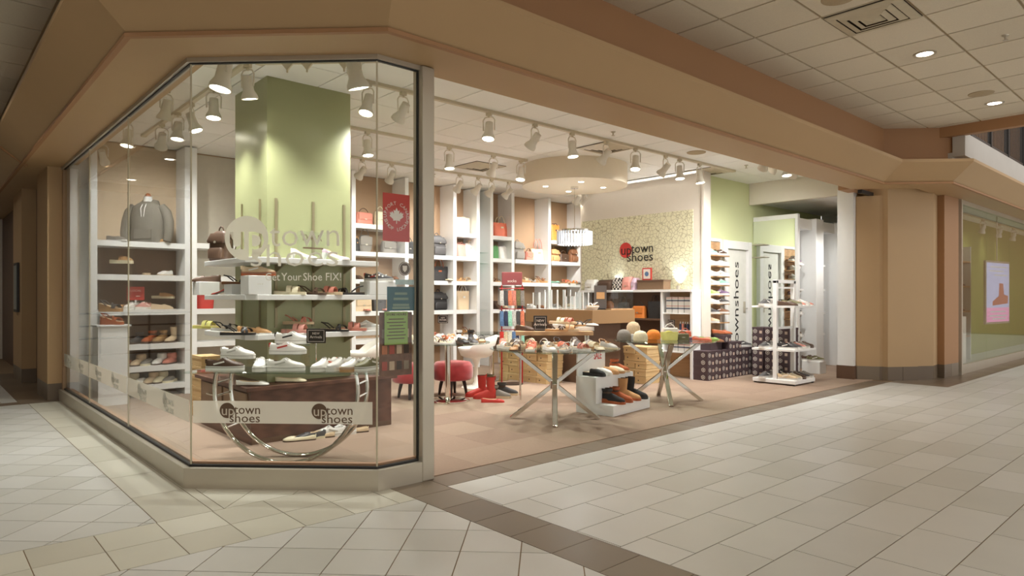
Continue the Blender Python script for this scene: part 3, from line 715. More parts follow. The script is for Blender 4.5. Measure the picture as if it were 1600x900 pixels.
def shoe(kind, main, loc, yaw, label, group, solec=None, accent=None, lining=None, sc=1.0, lace=None, tilt=0):
    t = thing(NM[kind], label, 'shoe', loc, yaw, group); t.scale = (sc, sc, sc)
    if tilt: t.rotation_euler = (0, tilt, yaw)
    dark = main in ('black', 'dark brown', 'charcoal', 'navy')
    cs = {'main': main, 'sole': solec or {'sneaker': 'white', 'slide': main, 'sandal': 'tan', 'wedge': 'tan', 'clog': 'tan', 'mule': 'cream'}.get(kind, 'dark brown'),
          'accent': accent or main, 'trim': 'pearl' if main in ('white', 'cream') else ('white' if main in ('silver', 'pink', 'mint') else 'grey'), 'accent2': accent or ('silver' if main == 'white' else 'white'), 'lining': lining or ('dark brown' if kind in ('sneaker', 'boot', 'ankle', 'rainboot') else 'beige'), 'lace': lace or ('pearl' if main == 'white' else 'white' if not dark else 'grey')}
    for nm, me, slot in shoe_parts(kind):
        part(me, nm, leath(cs[slot], slot == 'main' and kind in ('furry', 'boot', 'ankle', 'mule')), t)
    NSHOE[0] += 1
    return t
def row(place, group, items, y=None, z=0, fn=None, start='left'):
    """items: (kind, colour, px or (x,y), yaw in view degrees or None, extras) along one shelf, left to right"""
    n = len(items)
    for i, it in enumerate(items):
        kind, c, p, yaw = it[:4]; kw = dict(it[4]) if len(it) > 4 else {}
        dz = kw.pop('dz', 0); yy = kw.pop('y', y)
        x = onY(p, yy) if not isinstance(p, tuple) else p[0]
        if isinstance(p, tuple): yy = p[1]
        sc = kw.get('sc', 1)
        lab = '%s %s, %s from left %s' % (c, KN[kind], ORD[i], place) if n > 1 else '%s %s %s' % (c, KN[kind], place)
        if 'lab' in kw: lab = kw.pop('lab')
        shoe(kind, c, (x, yy, z+dz), V(yaw), lab, group, **kw)
def riser(x, y, z, w, d, h, label, m=None, rz=0, name='acrylic_riser'):
    t = thing(name, label, 'display stand', (x, y, z), rz)
    m = m or ACRYL
    if m is ACRYL:
        MB().box(-w/2, w/2, -d/2, d/2, h-.006, h).build('top_plate', m, t); MB().box(-w/2, -w/2+.006, -d/2, d/2, 0, h-.006).build('side_plate', m, t); MB().box(w/2-.006, w/2, -d/2, d/2, 0, h-.006).build('side_plate', m, t)
    else: bevel(MB().box(-w/2, w/2, -d/2, d/2, 0, h).build('block', m, t), .004)
    return t
def sign(x, y, z, w, h, yaw, label, text1='NEW', text2='Arrivals', stand=.0, m=None):
    t = thing('tabletop_sign', label, 'sign', (x, y, z), yaw)
    bevel(MB().box(-w/2, w/2, -.004, .004, stand, stand+h).build('board', m or mat('sign_black', (40, 34, 30), .5), t), .002)
    b = MB(); e = .012*h/.12
    for a, c, d, f in ((-w/2+e, w/2-e, stand+e, stand+e+.003), (-w/2+e, w/2-e, stand+h-e-.003, stand+h-e), (-w/2+e, -w/2+e+.003, stand+e, stand+h-e), (w/2-e-.003, w/2-e, stand+e, stand+h-e)): b.box(a, c, -.0055, -.004, d, f)
    b.build('border', PALE, t)
    text('lettering', text1, h*.22, PALE, t, (0, -.006, stand+h*.66), B_FRONT); text('lettering', text2, h*.27, PALE, t, (0, -.006, stand+h*.42), B_FRONT)
    if stand:
        MB().tube([(0, 0, .004), (0, 0, stand)], .004, 6).build('stem', CHROME, t)
    MB().box(-w*.25, w*.25, -.03, .03, 0, .005).build('foot', CHROME if stand else BLACK, t)
    return t
G0 = 'shoes in the white cabinet behind the side window'
Yc = 5.66
row('on the bust shelf of the side-window cabinet', G0, [('loafer', 'grey', 182, 345, {'solec': 'white'}), ('loafer', 'tan', 248, 350, {'solec': 'white', 'lining': 'brown'})], Yc-.05, 1.98)
riser(onY(190, Yc), Yc, 1.56, .28, .18, .14, 'clear riser on second shelf of side-window cabinet')
row('on the second shelf of the side-window cabinet', G0, [('clog', 'tan', 190, 0, {'dz': .14, 'solec': 'cream'}), ('slide', 'brown', 228, 300, {'solec': 'beige'}), ('loafer', 'white', 258, 265, {'solec': 'beige'})], Yc, 1.56)
row('on the third shelf of the side-window cabinet', G0, [('flat', 'dark brown', 172, 268, {'solec': 'white'}), ('loafer', 'tan', 190, 268, {'solec': 'white'}), ('sneaker', 'white', 206, 268), ('sneaker', 'pink', 224, 268), ('loafer', 'beige', 253, 5, {'solec': 'beige'})], Yc, 1.12)
riser(onY(255, Yc), Yc+.1, 1.12, .30, .10, .14, 'clear riser behind beige loafer on third cabinet shelf')
row('on a clear riser above the beige loafer in side-window cabinet', G0, [('mule', 'tan', 255, 5, {'dz': .14, 'y': Yc+.1})], Yc, 1.12)
t = thing('shelf_card', 'red printed card standing on third shelf of side-window cabinet', 'sign', (onY(212, Yc), Yc, 1.12+.12), 0)
MB().box(-.1, .1, .0, .006, 0, .17).build('card', RED, t); text('lettering', 'LOCAL', .04, PALE, t, (0, -.001, .12), B_FRONT); MB().tube([(.0, -.001, .05), (.05, -.001, .05)], .006, 6).build('print_mark', PALE, t); MB().box(-.12, .12, -.05, .05, -.12, -.10).build('foot', WHITE, t); MB().box(-.01, .01, -.0, .006, -.10, 0).build('stem', WHITE, t)
row('on the fourth shelf of the side-window cabinet', G0, [('furry', 'tan', 184, 0, {'accent': 'cream'}), ('ankle', 'charcoal', 213, 268, {'sc': .9}), ('ankle', 'rust', 233, 268), ('ankle', 'leopard', 250, 268), ('boot', 'beige', 267, 268, {'sc': .85})], Yc, .68)
row('on the lower slipper shelf of the side-window cabinet', G0, [('furry', 'tan', 178, 268), ('mule', 'rust', 199, 268), ('furry', 'beige', 216, 268), ('mule', 'grey', 232, 268), ('furry', 'white', 249, 268), ('furry', 'rose', 265, 268)], Yc, .40)
row('on the bottom shelf of the side-window cabinet', G0, [('mule', 'white', 188, 268), ('furry', 'cream', 205, 268), ('mule', 'white', 221, 268), ('furry', 'beige', 236, 268), ('furry', 'cream', 251, 268), ('mule', 'grey', 266, 268)], Yc, .16)
# hoodie on a bust form
t = thing('mannequin_bust', 'grey hoodie on a white headless bust form in the side-window cabinet', 'mannequin', (onY(232, 5.7), 5.72, 1.98), V(-90)+R(90))
HOOD = mat('grey_jersey', (128, 122, 112), .9, var=.14, scale=40, bump=.2); 
b = MB().sell([(0, .205, .12, 0, 0), (.05, .215, .125, 0, 0), (.2, .205, .125, 0, 0), (.36, .215, .12, 0, 0), (.46, .20, .105, 0, 0), (.51, .13, .085, 0, 0), (.535, .075, .07, 0, 0)], 22, .85); hb = b.build('hoodie', HOOD, t, 60)
for s in (-1, 1):
    MB().tube([(s*.17, 0, .47), (s*.235, 0, .40), (s*.275, -.01, .28), (s*.285, -.03, .14), (s*.27, -.05, .02)], [.062, .066, .062, .056, .048], 12).build('sleeve', HOOD, hb, 60)
    MB().tube([(s*.022, -.085, .50), (s*.026, -.128, .44), (s*.014, -.134, .33)], .004, 6).build('drawstring', WHITE, hb, 50)
MB().sell([(.47, .12, .07, 0, .05), (.52, .125, .085, 0, .04), (.565, .10, .06, 0, .06), (.575, .06, .03, 0, .07)], 16, .9).build('hood', HOOD, hb, 60)
MB().box(-.11, .11, -.135, -.12, .05, .17).build('pocket', HOOD, hb)
MB().lathe([(.062, .50), (.052, .55), (.050, .60), (.056, .605)], 16).build('neck', WHITE, t, 50)
MB().lathe([(.036, .605), (.034, .625), (.022, .645), (.02, .65)], 14).build('neck_cap', mat('cap_wood', (160, 96, 60), .5), t, 50)
# white plinth with wedges
t = thing('white_plinth', 'white square plinth behind the far side-window pane', 'plinth', (.36, 5.22, 0))
MB().box(-.16, .16, -.16, .16, 0, .93).build('body', WHITE, t); bevel(MB().box(-.18, .18, -.18, .18, .93, .95).build('top', WHITE, t), .003)
riser(.36, 5.22, .95, .26, .16, .155, 'clear riser on the white plinth by side window')
shoe('wedge', 'rust', (.36, 5.17, .95), V(-5), 'rust wedge sandal standing on the white plinth under a clear riser', G0, solec='rust')
shoe('wedge', 'charcoal', (.36, 5.22, 1.105), V(-5), 'charcoal wedge sandal on the clear riser above the white plinth', G0, solec='tan')

# ------------------------------------------------------------ shelves on the green column
G1 = 'shoes on the green column shelves'; Yf = 1.90
def wbox(px, y, z, w, h, d, label): return riser(onY(px, y), y, z, w, d, h, label, WHITE, 0, 'white_display_block')
WW = .30
def onL(px): return (.85, onX(px, .85))            # left arm of the wrap-around shelves
p = onL(322); riser(p[0], p[1], 1.30, .20, .22, .135, 'white display block on left arm of the middle column shelf', WHITE, 0, 'white_display_block')
shoe('loafer', 'dark brown', (p[0], p[1], 1.435), V(190), 'dark brown loafer on the leftmost white block of the column shelves', G1, solec='dark brown', lining='dark brown')
p = onL(340); shoe('pump', 'red', (p[0]-.02, p[1]-.12, 1.30), V(175), 'small red heeled shoe on left arm of the middle column shelf', G1, sc=.6)
p = onL(366); riser(p[0]+.03, p[1], 1.30, .18, .2, .10, 'low white block on left arm of the middle column shelf', WHITE, 0, 'white_display_block')
shoe('sandal', 'black', (p[0]+.03, p[1], 1.40), V(0), 'black strappy sandal on the low white block of the middle column shelf', G1, solec='brown')
wbox(400, Yf, 1.30, .20, .165, .19, 'white display block at the front corner of the middle column shelf')
shoe('sneaker', 'beige', (onY(404, Yf), Yf, 1.465), V(10), 'beige sneaker on the white block at the column shelf corner', G1, solec='rust')
row('on middle shelf of the green column', G1, [('slide', 'cream', 453, 5, {'solec': 'cream'}), ('sandal', 'dark brown', 486, 350, {'solec': 'dark brown'}), ('slide', 'rose', 512, 350, {'solec': 'beige'}), ('sandal', 'black', 546, 190, {'solec': 'black'})], Yf, 1.30)
wbox(591, 1.90, 1.30, .30, .13, .2, 'white display block at the right end of the middle column shelf')
t = shoe('sneaker', 'charcoal', (onY(592, Yf), Yf, 1.43), V(0), 'charcoal sneaker with pale dots on the right end white block', G1, accent='red')
me = MB().lathe([(.009, 0), (.009, .002)], 10).mesh('dot')
for k in range(6): part(me, 'dot', leath('white'), t, (-.09+k*.034, -.043 if k < 4 else -.044, .055+.012*(k % 2)), rot=(R(75), 0, 0))
row('standing on the right end of the top column shelf', G1, [('pump', 'white', 475, 350, {'solec': 'white', 'sc': .9}), ('pump', 'lilac', 525, 345, {'solec': 'white'})], Yf, 1.625)
p = onL(326)
row('on the lowest shelf of green column', G1, [('slide', 'yellow', onL(322), 350, {'solec': 'yellow'}), ('sandal', 'black', onL(352), 350, {'solec': 'white'}), ('sandal', 'black', 372, 10, {'solec': 'black'}), ('loafer', 'tan', 398, 10, {'solec': 'white'}), ('slide', 'pink', 464, 355, {'solec': 'pink'}), ('sandal', 'black', 522, 350, {'solec': 'black'}), ('slide', 'rose', 549, 5, {'solec': 'rose'}), ('sneaker', 'silver', 572, 10)], Yf, .955)
riser(onY(464, 1.98), 1.98, .955, .26, .12, .075, 'clear riser at the middle of the lowest column shelf')
shoe('sandal', 'rose', (onY(466, 1.98), 1.98, 1.03), V(0), 'rose sandal with red beads on the clear riser of the lowest column shelf', G1, solec='beige')
# acrylic logo block and tray on top shelf
t = thing('acrylic_sign', 'clear sign with dark lettering on the top column shelf', 'sign', (onY(489, 1.94), 1.94, 1.625))
MB().box(-.15, .15, -.004, .004, 0, .26).build('sheet', ACRYL, t)
text('lettering', 'TW', .08, LOGOBR, t, (-.055, -.006, .20), B_FRONT); text('lettering', 'R', .08, LOGOBR, t, (.065, -.006, .20), B_FRONT)
MB().box(-.10, .10, -.006, -.004, .10, .115).build('print_bar', LOGOBR, t)

# ------------------------------------------------------------ bags
def loop(parent, m, x0, x1, y, z, h, r=.006, name='handle', n=10):
    pts = [(x0+(x1-x0)*k/n, y, z+h*math.sin(math.pi*k/n)**.6) for k in range(n+1)]
    return MB().tube(pts, r, 6).build(name, m, parent, 50)
def tote(label, px, z, w, h, d, c, hc=None, y=5.70, rz=0, hh=.12, cat='bag', nm='tote_bag', group='bags on the back wall', loc=None, taper=.82):
    t = thing(nm, label, cat, loc or (onY(px, y), y, z), rz, group); m = leath(c); hm = leath(hc or c)
    MB().sell([(0, w/2*taper, d/2, 0, 0), (.01, w/2*taper+.006, d/2, 0, 0), (h*.6, w/2*.94, d/2*.85, 0, 0), (h, w/2, d/2*.55, 0, 0), (h-.012, w/2-.008, d/2*.45, 0, 0)], 18, .5).build('body', m, t, 50)
    for s in (-1, 1): loop(t, hm, -w*.22, w*.22, s*d*.28, h-.02, hh)
    MB().box(-w*.08, w*.08, -d*.47, -d*.44, h*.62, h*.72).build('tag', hm, t)
    return t
def backpack(label, px, z, w, h, d, c, y=5.68, rz=0, group='bags on the back wall', loc=None):
    t = thing('backpack', label, 'bag', loc or (onY(px, y), y, z), rz, group); m = leath(c)
    MB().sell([(0, w/2*.9, d/2*.9, 0, 0), (.02, w/2, d/2, 0, 0), (h*.65, w/2*.96, d/2*.9, 0, 0), (h*.88, w/2*.8, d/2*.7, 0, 0), (h, w/2*.45, d/2*.4, 0, 0)], 18, .6).build('body', m, t, 50)
    MB().sell([(.03, w/2*.72, .03, 0, -d/2), (h*.36, w/2*.72, .035, 0, -d/2), (h*.44, w/2*.6, .02, 0, -d/2)], 14, .5).build('front_pocket', m, t, 50)
    MB().sell([(h*.60, w/2*.85, .02, 0, -d/2*.9), (h*.66, w/2*.95, .03, 0, -d/2*.85), (h*.92, w/2*.75, .02, 0, -d/2*.55)], 14, .5).build('flap', m, t, 50)
    loop(t, m, -w*.12, w*.12, 0, h*.98, .05, .007)
    MB().tube([(w*.42, .0, h*.85), (w*.62, .03, h*.5), (w*.45, .02, h*.08)], .012, 6, flat=.005).build('shoulder_strap', m, t, 50)
    MB().lathe([(.012, 0), (.012, .006)], 10).xf(Matrix.Translation((0, -d/2-.02, h*.62)) @ Matrix.Rotation(R(90), 4, 'X')).build('clasp', ALU, t)
    return t
def satchel(label, px, z, w, h, d, c, hc=None, y=5.68, rz=0, round_=False, group='bags on the back wall', loc=None):
    t = thing('handbag', label, 'bag', loc or (onY(px, y), y, z), rz, group); m = leath(c); hm = leath(hc or c)
    if round_: MB().sell([(0, w*.30, d/2, 0, 0), (h*.2, w*.46, d/2, 0, 0), (h*.55, w/2, d/2, 0, 0), (h*.85, w*.40, d/2*.9, 0, 0), (h, w*.22, d/2*.6, 0, 0)], 18, .8).build('body', m, t, 50)
    else: MB().sell([(0, w/2, d/2, 0, 0), (h*.8, w/2*.95, d/2*.9, 0, 0), (h, w/2*.85, d/2*.5, 0, 0)], 18, .45).build('body', m, t, 50)
    MB().box(-w*.4, w*.4, -d/2-.006, -d/2+.004, h*.42, h*.9).build('flap', m, t)
    MB().box(-.018, .018, -d/2-.012, -d/2-.004, h*.40, h*.48).build('clasp', ALU, t)
    loop(t, hm, -w*.3, w*.3, 0, h*.9, h*.45)
    return t
BG = 'bags on the back wall'
backpack('brown and black backpack on left arm of the top column shelf', 0, 0, .24, .30, .14, 'dark brown', loc=(.85, onX(346, .85), 1.625), rz=R(-60))
satchel('rose brown satchel on the top shelf of the bay behind the column', 568, 2.44, .30, .20, .14, 'rose', 'dark brown')
satchel('white handbag beside the rose satchel on the top bag shelf', 594, 2.44, .22, .24, .12, 'cream')
satchel('round grey shoulder bag on second shelf behind the column', 570, 2.0, .26, .28, .10, 'grey', round_=True)
tote('black pouch left of the round grey shoulder bag', 556, 2.0, .12, .22, .12, 'black', 'tan', hh=.05)
satchel('grey boxy handbag behind the maple leaf poster', 607, 2.0, .28, .20, .12, 'grey')
satchel('tan boxy bag on low shelf behind the column', 566, 1.05, .32, .22, .12, 'beige')
tote('black quilted bag beside the tan boxy bag', 592, 1.05, .26, .22, .12, 'charcoal', 'black')
satchel('black satchel at the far end of the shelf behind the window post', 638, 2.0, .26, .22, .12, 'black')
backpack('black backpack on a shelf just right of the window post', 682, 2.0, .34, .36, .20, 'charcoal')
satchel('brown crescent bag left of the black backpack', 667, 2.0, .16, .26, .08, 'brown', round_=True)
tote('black tote with tan handles below the black backpack', 684, 1.56, .42, .26, .16, 'black', 'rust', hh=.16)
backpack('black bag with a ring on the shelf below the black tote', 684, 1.05, .36, .32, .18, 'black')
tote('cream tote on the top shelf of the narrow bay', 722, 2.42, .34, .30, .14, 'cream', hh=.03)
tote('pink tote on second shelf of the narrow bay', 719, 2.0, .20, .24, .14, 'pink', hh=.05)
tote('ivory shoulder bag beside the pink tote', 733, 2.0, .22, .26, .12, 'white', 'beige', hh=.08)
tote('beige tote with white lower half in the narrow bay', 722, 1.05, .30, .34, .14, 'beige', 'white')
tote('coral tote with rope handles on top shelf', 781, 2.42, .40, .27, .16, 'coral', 'cream', hh=.14)
tote('green bag left of the white bag under the coral tote', 772, 2.0, .16, .24, .14, 'green', hh=.04)
tote('white bag under the coral tote', 785, 2.0, .24, .24, .14, 'white', hh=.03)
backpack('taupe backpack on the shelf left of the beige tote', 808, 2.0, .30, .36, .18, 'grey')
satchel('brown crossbody bag between taupe backpack and beige tote', 826, 2.0, .20, .18, .10, 'rose', 'dark brown')
tote('beige tote with brown handles right of the taupe backpack', 840, 2.0, .42, .24, .14, 'beige', 'rose', hh=.22, taper=.98)
tote('orange bag on the top shelf behind the chandelier', 866, 2.42, .26, .34, .12, 'orange', 'dark brown', hh=.05)
backpack('tan rucksack on the shelf below the chandelier, on the left', 865, 2.0, .26, .26, .16, 'tan')
satchel('dark brown bag between two rucksacks below the chandelier', 880, 2.0, .26, .18, .12, 'dark brown')
backpack('brown rucksack on the shelf below the chandelier, on the right', 895, 2.0, .26, .30, .16, 'brown')
tote('red patterned bag hanging low left of the green column', 318, 1.12, .28, .26, .14, 'red', 'red', hh=.08)
# shoes on the bag wall
G2 = 'shoes on the back wall shelving'
row('on third shelf of the bay behind the column', G2, [('loafer', 'dark brown', 560, 300), ('loafer', 'brown', 616, 300)], 5.66, 1.56)
row('before the boxy bags behind the column', G2, [('flat', 'rose', 572, 300), ('flat', 'pink', 602, 300)], 5.57, 1.05)
row('in front of the black tote on back wall', G2, [('flat', 'tan', 668, 300), ('flat', 'cream', 700, 300)], 5.57, 1.56)
row('on third shelf under the pink tote', G2, [('sandal', 'tan', 716, 340), ('slide', 'beige', 729, 300)], 5.66, 1.56)
row('on third shelf under the green bag', G2, [('sandal', 'brown', 774, 300), ('loafer', 'tan', 788, 280)], 5.66, 1.56)
row('on third shelf behind the sock rack', G2, [('wedge', 'beige', 818, 0), ('sandal', 'silver', 833, 330), ('wedge', 'brown', 846, 330)], 5.66, 1.56)
row('on third shelf nearest the logo wall', G2, [('flat', 'mint', 868, 300), ('sandal', 'coral', 884, 300), ('sandal', 'orange', 893, 330), ('flat', 'grey', 900, 300)], 5.62, 1.56)
row('on fourth shelf under the coral tote', G2, [('ankle', 'dark brown', 776, 300), ('boot', 'beige', 788, 300, {'sc': .8})], 5.62, 1.05)
row('on low shelf under the beige tote', G2, [('sandal', 'dark brown', 716, 300), ('wedge', 'brown', 732, 330)], 5.60, .60)
row('on fourth shelf behind the sock rack and counter', G2, [('loafer', 'charcoal', 815, 300), ('sneaker', 'white', 830, 300), ('loafer', 'brown', 846, 300), ('sneaker', 'grey', 870, 300), ('sneaker', 'beige', 890, 300)], 5.62, 1.05)
# ------------------------------------------------------------ demilune table behind the angled pane
TC = (.80, 1.10)                                   # table centre; its long axis runs along the angled pane
def ch(s, n): return (TC[0]+s*q2+n*q2, TC[1]-s*q2+n*q2)
t = thing('demilune_table', 'glass display table on chrome ring legs behind the angled window', 'table', (TC[0], TC[1], 0), R(-45))
RR = .555
for nn in (-.13, .13):
    pts = []; a0 = math.asin((.69-RR)/RR)
    for k in range(41):
        a = math.pi-a0+(math.pi+2*a0)*k/40; pts.append((RR*math.cos(a), nn, RR+.018+RR*math.sin(a)))
    MB().tube(pts, .02, 8, flat=.016).build('ring_leg', CHROME, t, 50)
for s in (-1, 1):
    for z in (.28, .40, .52, .62):
        x = s*math.sqrt(RR*RR-(z-RR-.018)**2); MB().tube([(x, -.13, z), (x, .13, z)], .008, 6).build('rung', CHROME, t, 50)
poly = [(-.76, -.20), (.76, -.20)]+[(.78*math.cos(R(a)), -.16+.46*math.sin(R(a))) for a in range(8, 180, 12)]
bevel(MB().prism(poly, .70, .713).build('glass_top', TGLASS, t), .003)
G3 = 'sneakers on the glass table in the window'; ZT = .714
def pt(px, n):                                       # point on table: sight line px at offset n behind the table axis
    r = ray(px); # (x+y)*q2 = (TC.x+TC.y)*q2+n
    k = ((TC[0]+TC[1])*q2+n-(CX+CY)*q2)/((r[0]+r[1])*q2); return (CX+r[0]*k, CY+r[1]*k)
def ws(kind, c, px, n, yaw, label, dz=0, **k): p_ = pt(px, n); return shoe(kind, c, (p_[0], p_[1], ZT+dz), V(yaw), label, G3, **k)
def rz_(px, n, w_, d, h, label): p_ = pt(px, n); return riser(p_[0], p_[1], ZT, w_, d, h, label, rz=R(-45))
rz_(367, .12, .26, .12, .075, 'clear riser at the left end of the window table')
ws('sneaker', 'white', 372, .12, 350, 'white sneaker raised at the left end of the window table', .075)
ws('sneaker', 'dark brown', 352, -.06, 3, 'dark brown sneaker with white sole at the left of the window table')
ws('sneaker', 'white', 406, -.04, 285, 'white sneaker pointing outward beside the dark brown sneaker')
rz_(450, .10, .26, .14, .115, 'low clear riser in the middle of the window table')
rz_(456, .22, .26, .10, .19, 'tall clear riser in the middle of the window table')
ws('sneaker', 'white', 458, .22, 0, 'white sneaker with black tab on top of the tall clear riser', .19, accent='black')
ws('sneaker', 'white', 450, .10, 3, 'white sneaker with red heel and red print on the low riser', .115, accent='red')
ws('sneaker', 'white', 447, -.06, 3, 'white sneaker on the glass at the middle front of window table')
ws('sneaker', 'white', 507, -.02, 250, 'white sneaker with coral trim, toe out, right of the new arrivals sign', accent='coral')
ws('sneaker', 'silver', 531, .0, 248, 'silver grey sneaker between two white sneakers on window table', lace='white')
ws('sneaker', 'white', 553, -.02, 246, 'white sneaker with gum sole at the right of window table', solec='tan')
ws('sneaker', 'olive', 576, .02, 240, 'olive patterned sneaker at the right end of window table', solec='white')
p_ = pt(494, .10); sign(p_[0], p_[1], ZT, .155, .115, R(-45), 'black NEW Arrivals sign on a thin stand on the window table', stand=.20)
# pairs on the floor by the plinth and a few on top of it
row('on the carpet at the foot of the walnut plinth', 'shoes by the walnut plinth', [('flat', 'cream', 468, 200), ('loafer', 'charcoal', 484, 210, {'solec': 'cream'}), ('flat', 'beige', 498, 200), ('sneaker', 'white', 514, 200), ('sneaker', 'silver', 532, 200), ('flat', 'beige', 552, 200)], 1.76, .004)
row('on the left end of the walnut plinth top', 'shoes by the walnut plinth', [('flat', 'white', 395, 0), ('flat', 'cream', 455, 0)], 1.93, .505)

# ------------------------------------------------------------ stools and chairs
VELVET = mat('red_velvet', (176, 44, 48), .8, var=.18, scale=14, sheen=.6)
DLEG = mat('dark_stained_wood', (48, 32, 26), .45)
leg = MB().tube([(.0, 0, .24), (.03, 0, .12), (.05, 0, 0)], [.026, .022, .015], 8).mesh('leg', 50)
seat = MB().lathe([(.17, .20), (.235, .205), (.258, .23), (.262, .31), (.256, .39), (.225, .43), (.10, .445), (.02, .446)], 28).mesh('seat', 50)
def stool(x, y, label):
    t = thing('velvet_stool', label, 'stool', (x, y, .004), 0, 'red velvet stools'); part(seat, 'seat', VELVET, t)
    for k in range(4): part(leg, 'leg', DLEG, t, (.13*math.cos(R(45+90*k)), .13*math.sin(R(45+90*k)), 0), R(45+90*k))
stool(3.83, 3.06, 'red velvet stool behind the chrome pedestal of the round table')
stool(3.30, 3.20, 'red velvet stool half hidden by the window post')
CHW = mat('white_moulded_shell', (232, 228, 218), .35)
def chair(x, y, rz, label):
    t = thing('tulip_chair', label, 'chair', (x, y, .004), rz, 'white tulip chairs')
    rs = []; N = 24
    for rr, zz in ((.02, .42), (.15, .42), (.22, .45), (.25, .52), (.265, 0)):
        r = []
        for k in range(N):
            a = 2*math.pi*k/N; up = max(0, math.cos(a))**.8
            z = zz if zz else .56+.18*up; x_ = rr+(.05*up if not zz else 0)
            r.append((x_*math.cos(a), x_*math.sin(a), z))
        rs.append(r)
    o = MB().rings(rs, True, False).build('shell', CHW, t, 60); m = o.modifiers.new('thickness', 'SOLIDIFY'); m.thickness = .018
    MB().lathe([(.21, 0), (.20, .012), (.06, .03), (.03, .08), (.026, .30), (.06, .40), (.09, .42)], 24).build('pedestal', CHW, t, 50)
    MB().lathe([(.17, .435), (.19, .45), (.17, .475), (.05, .48)], 20).build('cushion', mat('oat_fabric', (200, 190, 172), .9), t, 50)
chair(onY(744, 3.45), 3.45, R(-60), 'white tulip chair behind the red velvet stool')
chair(onY(566, 3.9), 3.9, R(-20), 'white tulip chair seen right of the green column')

# ------------------------------------------------------------ tables
def roundtable(x, y, r, label, name='round_table'):
    t = thing(name, label, 'table', (x, y, .004), 0)
    MB().lathe([(r-.004, .712), (r, .716), (r, .722), (r-.004, .726)], 40).build('glass_top', TGLASS, t, 30)
    MB().lathe([(.27, 0), (.27, .012), (.24, .022), (.05, .03), (.036, .05)], 36).build('base', CHROME, t, 40)
    MB().lathe([(.036, .03), (.036, .70)], 20).build('pedestal', CHROME, t, 50)
    MB().lathe([(.036, .69), (.13, .70), (.13, .712)], 20).build('top_plate', CHROME, t, 40)
roundtable(3.48, 2.70, .52, 'round glass table on a chrome pedestal behind the red stool')
roundtable(onY(768, 3.9), 3.9, .42, 'smaller round glass table on chrome pole by the shelving')
def xtable(x, y, r, a, label):
    t = thing('glass_x_table', label, 'table', (x, y, .004), 0)
    MB().lathe([(r-.004, .733), (r, .737), (r, .743), (r-.004, .747)], 44).build('glass_top', TGLASS, t, 30)
    for i, (sx, sy) in enumerate(((-1, -1), (1, -1), (1, 1), (-1, 1))):
        o = .018 if i % 2 else -.018
        bevel(MB().bar((sx*a, sy*a, .0), (-sx*a*1.0+o, -sy*a*1.0+o, .733), .052, .040).build('leg', CHROME, t), .003)
    MB().lathe([(.05, .32), (.05, .40)], 16).build('hub', CHROME, t, 40)
    return t
xtable(3.60, .985, .68, .325, 'round glass table on crossed chrome legs nearest the shop entrance')
xtable(5.47, .93, .62, .325, 'round glass table on crossed chrome legs beside the white step display')
def scatter(place, group, cx, cy, z, rows, kinds, cols, seed):
    rng = random.Random(seed); prev = None
    for rn, (n, cnt, half) in rows:                     # n: distance behind the table centre seen from the camera
        for i in range(cnt):
            s = -half+2*half*(i+.5)/cnt+rng.uniform(-.015, .015)
            x = cx+s*cA+n*sA; y = cy-s*sA+n*cA
            k = rng.choice(kinds); c = rng.choice([q for q in cols if q != prev]); prev = c
            shoe(k, c, (x, y, z), V(rng.choice((248, 262, 275, 290, 300))), '%s %s, %s from left in %s row %s' % (c, KN[k], ORD[i], rn, place), group, sc=.88,
                 solec=rng.choice((None, 'cream', 'tan', 'white')) if k != 'sneaker' else 'white')
G4 = 'shoes on the round table'; G5 = 'shoes on the entrance table'; G6 = 'things on the second glass table'
scatter('on the round table', G4, 3.48, 2.70, .731, [('front', (-.28, 6, .40)), ('middle', (-.02, 7, .48)), ('back', (.26, 5, .38))], ['loafer', 'sandal', 'slide', 'sneaker', 'ankle'], ['brown', 'tan', 'black', 'white', 'beige', 'charcoal', 'rust', 'cream', 'dark brown'], 3)
scatter('on the entrance glass table', G5, 3.60, .985, .752, [('front', (-.38, 6, .50)), ('second', (-.13, 8, .62)), ('third', (.13, 8, .62)), ('back', (.40, 6, .48))], ['slide', 'sandal', 'sneaker', 'flat', 'slide', 'loafer'], ['white', 'cream', 'tan', 'beige', 'rose', 'black', 'dark brown', 'white', 'silver', 'coral', 'grey'], 8)
# second glass table: knit hats, colourful bags, flip-flops
def knit(label, x, y, z, c, h=.16, r=.085, pom=None):
    t = thing('knit_hat', label, 'hat', (x, y, z), 0, 'knit hats'); m = mat('knit_'+c, CN[c], .95, var=.15, scale=60, bump=.4)
    MB().lathe([(r, 0), (r*1.04, .02), (r*1.04, .05)], 18).build('cuff', m, t, 50); MB().lathe([(r, .04), (r*.98, h*.6), (r*.7, h*.88), (.02, h)], 18).build('crown', m, t, 50)
    if pom: MB().lathe([(.01, h-.01), (.03, h+.005), (.036, h+.03), (.022, h+.052), (.006, h+.058)], 12).build('pompom', mat('knit_'+pom, CN[pom], .95), t, 50)
def tb(s, n, c=(5.47, .93)): return (c[0]+s*cA+n*sA, c[1]-s*sA+n*cA)
x, y = tb(-.36, .12); riser(x, y, .752, .2, .2, .07, 'small white block under the pale hat on second glass table', WHITE, 0, 'white_display_block'); knit('pale beige knit hat on a white block on second glass table', x, y, .822, 'beige', .15)
x, y = tb(-.50, -.02); knit('grey knit hat at the left edge of second glass table', x, y, .752, 'grey', .13)
x, y = tb(-.32, -.14); knit('cream knit hat in front of the pale beige hat', x, y, .752, 'cream', .12)
x, y = tb(-.10, .16); knit('orange knit hat beside the white block on second glass table', x, y, .752, 'orange', .12)
